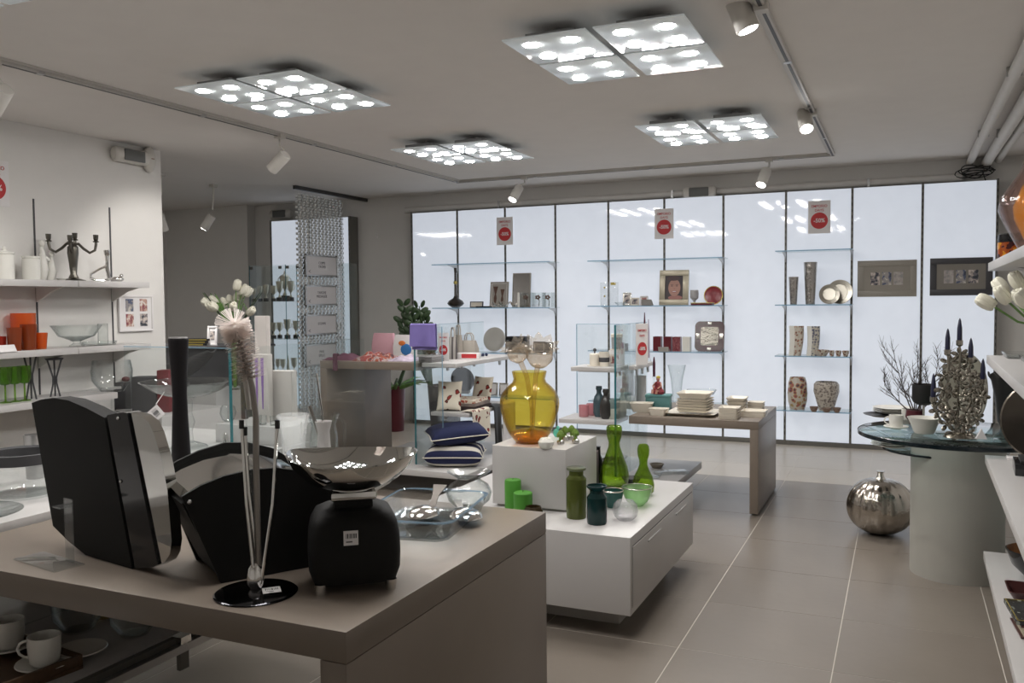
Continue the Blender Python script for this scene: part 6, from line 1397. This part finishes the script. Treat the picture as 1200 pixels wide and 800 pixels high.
# things behind it on the table
q = Vector((.37, 5.22, GZ)); t = thing('oval_plate', 'large grey-green oval plate standing behind the flower candelabra', 'plate', q, R(-8)); s = px(q)
hh = 45*s; G().lathe([(0, 0), (.9, .004), (1, .016), (.96, .02), (.6, .008), (0, .006)], 44, M=TR(-.06, .02, hh*.96) @ Matrix.Rotation(R(80), 4, 'X') @ Matrix.Diagonal((.115, hh, 1, 1))).ob('disc', mat('greygreen_glaze', (.27, .26, .21), .35), t)
G().box(-.12, -.02, 0, 0, .09, .012).ob('plate_rest', STEEL, t)
q = Vector((.50, 5.36, GZ)); t = one('black_ruffle_vase', 'wide black vase with a ruffled rim behind the oval plate', 'vase', G().shell([(.07, 0), (.085, .03), (.10, .16), (.12, .26), (.135, .285)], .006, 60), BLACK, (.565, 5.33, GZ))
for v in t.data.vertices:
    if v.co.z > .2: v.co.z += .012*math.sin(math.atan2(v.co.y, v.co.x)*9)*(v.co.z-.2)/.085
one('white_folded_card', 'small white folded card standing on the glass table', 'card', G().prism([(-.025, 0), (.025, 0), (.0, .05)], -.02, .02), PAPER, (at(1150, 4.85, GZ).x, 4.85, GZ))
q, s = tput(1172, 517); one('glass_block', 'clear glass block by the edge of the glass table', 'ornament', G().box(-.04, -.03, 0, .04, .03, .02, .004), CLEAR, (.45, 4.72, GZ))
# silver pumpkin
q = onz(1029, 640, 0); q = Vector((at(1031, 5.72, 0).x, 5.72, 0)); s = px(q); rp = 37.5*s
g = G(); n_ = 96; prof = [(math.sin(math.pi*i/20)**.8, (1-math.cos(math.pi*i/20))) for i in range(21)]
g.lathe([(max(0 if i in (0, 20) else .02, a)*rp, b_*rp*.86) for i, (a, b_) in enumerate(prof)], n_)
for v in g.b.verts:
    a = math.atan2(v.co.y, v.co.x); r_ = math.hypot(v.co.x, v.co.y)
    if r_ > 1e-4: f = 1-.055*(1-abs(math.sin(a*7)))**2; v.co.x *= f; v.co.y *= f
    if v.co.z > rp*1.3: v.co.z -= .10*rp*(1-r_/rp)**2*0
t = thing('silver_pumpkin', 'hammered silver ribbed pumpkin standing on the floor', 'ornament', q)
g.ob('body', mat('hammered_pumpkin', (.50, .46, .41), .16, 1, bump=.55, bscale=16), t, ang=60)
G().solid([(.10*rp, 1.66*rp), (.17*rp, 1.70*rp), (.10*rp, 1.80*rp), (.085*rp, 1.90*rp), (.13*rp, 1.95*rp)], 18).ob('stalk', SILVER, t)

# ---------------------------------------------------------------- shelves on the right wall
RYE = 4.62
zr = (1.60, 1.168, .695, .235); rl = ('highest', 'second', 'third', 'lowest'); RS = []
for z, l_ in zip(zr, rl):
    t = thing('wall_shelf', f'{l_} white shelf on the right wall', 'shelf', (.82, RYE, z), R(-1.0), 'white shelves of the right wall'); RS.append(t)
    G().box(-.452, -3.2, -.038, -.058, 0, 0, .002).ob('board', WHITE, t)
    for y in (-.5, -1.5): G().prism([(-.03, -.16), (-.03, -.038), (-.38, -.038), (-.2, -.08)], y-.008, y+.008, 'y').ob('bracket', WHITE, t)
def rput(u, z, x=.56):
    y0 = onx(u, 400, x).y
    for _ in range(20):
        P_ = Vector((x, y0, z-EYE)); d = P_.dot(FW); uu = 600+FPX*P_.dot(RT)/d; y0 += (uu-u)*.02
    return Vector((x, y0, z))
# top: big glass vase and amber jar
q = Vector((.515, 4.14, zr[0])); s = px(q)
t = thing('diamond_vase', 'large clear and purple glass vase with a yellow core, top of the right wall shelves', 'vase', q)
pf = [(.05, 0), (.075, .03), (.135, .15), (.155, .20), (.145, .25), (.08, .35), (.06, .40)]
G().shell(pf, .010, 32).ob('vessel', glass('purple_glass', (.84, .76, .74), .04, edge=(.25, .12, .12), body=.03), t, ang=60)
G().shell([(.03, .03), (.06, .08), (.095, .16), (.10, .21), (.07, .29), (.04, .34)], .004, 28).ob('yellow_core', glass('yellow_glass', (.92, .76, .12), .05, body=.4), t)
q = Vector((.455, 4.50, zr[0])); t = thing('amber_jar', 'small flame-coloured glass jar with a black lid on the top right shelf', 'jar', q)
G().shell([(.055, 0), (.062, .02), (.062, .085)], .005, 24).ob('jar', ramp('flame_glass', 'noise', 16, [(0, (.05, .01, .01)), (.42, (.35, .07, .01)), (.52, (.60, .25, .02))], .1), t); G().solid([(.060, .0855), (.062, .09), (.06, .12), (.05, .126)], 24).ob('lid', GLOSSB, t)
# second: flowers, trays
q = Vector((.56, 3.98, zr[1])); t = thing('tulip_vase', 'white tulips in a clear vase on the second right wall shelf', 'flowers', q)
G().shell([(.04, 0), (.045, .09), (.06, .16)], .004, 24).ob('vase', CLEAR, t)
rnd = random.Random(9)
for k, (u, v, y) in enumerate(((1163, 358, 3.98), (1180, 352, 3.9), (1196, 336, 3.95), (1178, 341, 4.1), (1200, 356, 3.85), (1214, 345, 3.9))):
    p = ony(u, v, y)-q; st = G().tube([(0, 0, .02), (0, 0, .14), p*.6+Vector((0, 0, .03)), p], .0045, 6).ob('stem', GREENL, t)
    d = Vector((p.x*.5, p.y*.5, .07 if k == 0 else .12)).normalized(); M = TR(*p) @ d.to_track_quat('Z', 'Y').to_matrix().to_4x4(); g = G()
    for j in range(6): aa = j*math.pi/3; o_ = .016 if j % 2 else .011; g.ell((o_*math.cos(aa), o_*math.sin(aa), .028), (.020, .013, .040), 8, 6, RZ(aa+1.57))
    o = g.ob('bloom', CREAMF, st); o.matrix_local = M
for k in range(7):
    a = rnd.uniform(2.2, 4.4); G().grid(2, 6, leafpts((0, 0, .14), (math.cos(a)*.6, math.sin(a)*.5, .8), .20, .045, 0, .2)).ob('leaf', DGREEN, t)
for y, lab, x in ((4.46, 'low clear glass tray at the end of the second right wall shelf', .56), (4.20, 'low clear glass tray before the white tulips', .60)):
    one('glass_tray', lab, 'tray', loft(G(), [rr(.13, .09, .02, 0), rr(.14, .10, .02, .025), rr(.134, .094, .018, .025), rr(.125, .085, .016, .006)]), CLEAR, (x, y, zr[1]), group='glass trays on the right wall shelf')
one('brown_card', 'thin brown card lying near the edge of the second right wall shelf', 'card', G().box(-.06, -.04, 0, .06, .04, .006), WOOD, (.50, 3.70, zr[1]))
# third: black boxes, big plate, black hat stand
q = Vector((.55, 4.20, zr[2])); t = thing('black_box', 'flat black box on the third right wall shelf', 'box', (.545, 4.22, zr[2]), R(-3)); G().box(-.10, -.10, 0, .12, .10, .05, .002).ob('carton', GLOSSB, t); G().box(-.08, -.09, .05, .12, .09, .062, .002).ob('lid', BLACK, t)
t = thing('black_cake_stand', 'black pedestal with a broad top on the flat black box', 'stand', (.57, 4.22, zr[2]+.0625)); G().solid([(.06, 0), (.055, .01), (.035, .03), (.035, .125), (.05, .135)], 24).ob('pedestal', BLACK, t); G().solid([(.085, .135), (.09, .14), (.09, .165), (.085, .168)], 32).ob('top', BLACK, t)
q = Vector((.70, 4.46, zr[2])); t = thing('bronze_plate', 'big dark bronze plate leaning at the right wall', 'plate', (.60, 4.50, zr[2]), rot=(R(-8), 0, R(-6))); G().lathe([(0, 0), (.17, .004), (.185, .018), (.178, .022), (.12, .01), (0, .008)], 48, M=TR(0.0, 0, .187) @ Matrix.Rotation(R(90), 4, 'X')).ob('disc', mat('bronze_plate', (.16, .14, .12), .2, .9), t)
one('white_notepad', 'white notepad lying at the end of the third right wall shelf', 'notepad', G().box(-.05, -.03, 0, .05, .03, .012, .001), PAPER, (.50, 4.55, zr[2]))
# lowest: bowl, tray, books
q = Vector((.545, 4.24, zr[3])); t = thing('wooden_bowl', 'dark bowl with wood inside on the lowest right wall shelf', 'bowl', q)
G().lathe([(0, 0), (.05, .002), (.055, .015), (.10, .06), (.125, .125), (.120, .127)], 36).ob('outside', GLOSSB, t); G().lathe([(.120, .127), (.095, .062), (.05, .02), (0, .018)], 36).ob('inside', mat('bowl_wood', (.22, .10, .035), .4, vary=.25, vscale=14), t)
t = thing('red_tray', 'dark red lacquer tray on the lowest right wall shelf', 'tray', (.525, 3.93, zr[3])); LQ = mat('red_lacquer', (.055, .014, .013), .3)
loft(G(), [rr(.10, .06, .02, 0), rr(.13, .085, .02, .05), rr(.124, .079, .018, .05), rr(.095, .055, .016, .007)]).ob('tray', LQ, t)
t = thing('book', 'cream-paged book with dark red cover under the patterned frame', 'book', (.50, 3.58, zr[3]), R(4)); G().box(-.11, -.10, 0, .14, .10, .006).ob('cover', LQ, t); G().box(-.10, -.095, .006, .135, .095, .04).ob('pages', mat('page_cream', (.50, .45, .33), .8), t); G().box(-.11, -.10, .04, .14, .10, .046).ob('cover', LQ, t)
t = thing('ornate_frame', 'black frame with pearl inlay and gilt lines lying on the book', 'picture frame', (.50, 3.60, zr[3]+.0465), R(4)); INL = ramp('inlay_black', 'voronoi', 34, [(0, (.26, .28, .24)), (.26, (.022, .022, .022))], .25)
G().box(-.125, -.115, 0, .14, .13, .016, .002).ob('border', INL, t); g = G()
for a, b_, c, d in ((-.122, -.112, .137, -.108), (-.122, .123, .137, .127), (-.122, -.112, -.118, .127), (.133, -.112, .137, .127), (-.065, -.055, .08, -.051), (-.065, .066, .08, .07), (-.065, -.055, -.061, .07), (.076, -.055, .08, .07)): g.box(a, b_, .016, c, d, .0175)
o = g.ob('gilt_line', GOLD, t); o['kind'] = 'stuff'
G().box(-.058, -.048, .0155, .073, .063, .0165).ob('photo', PH4, t)
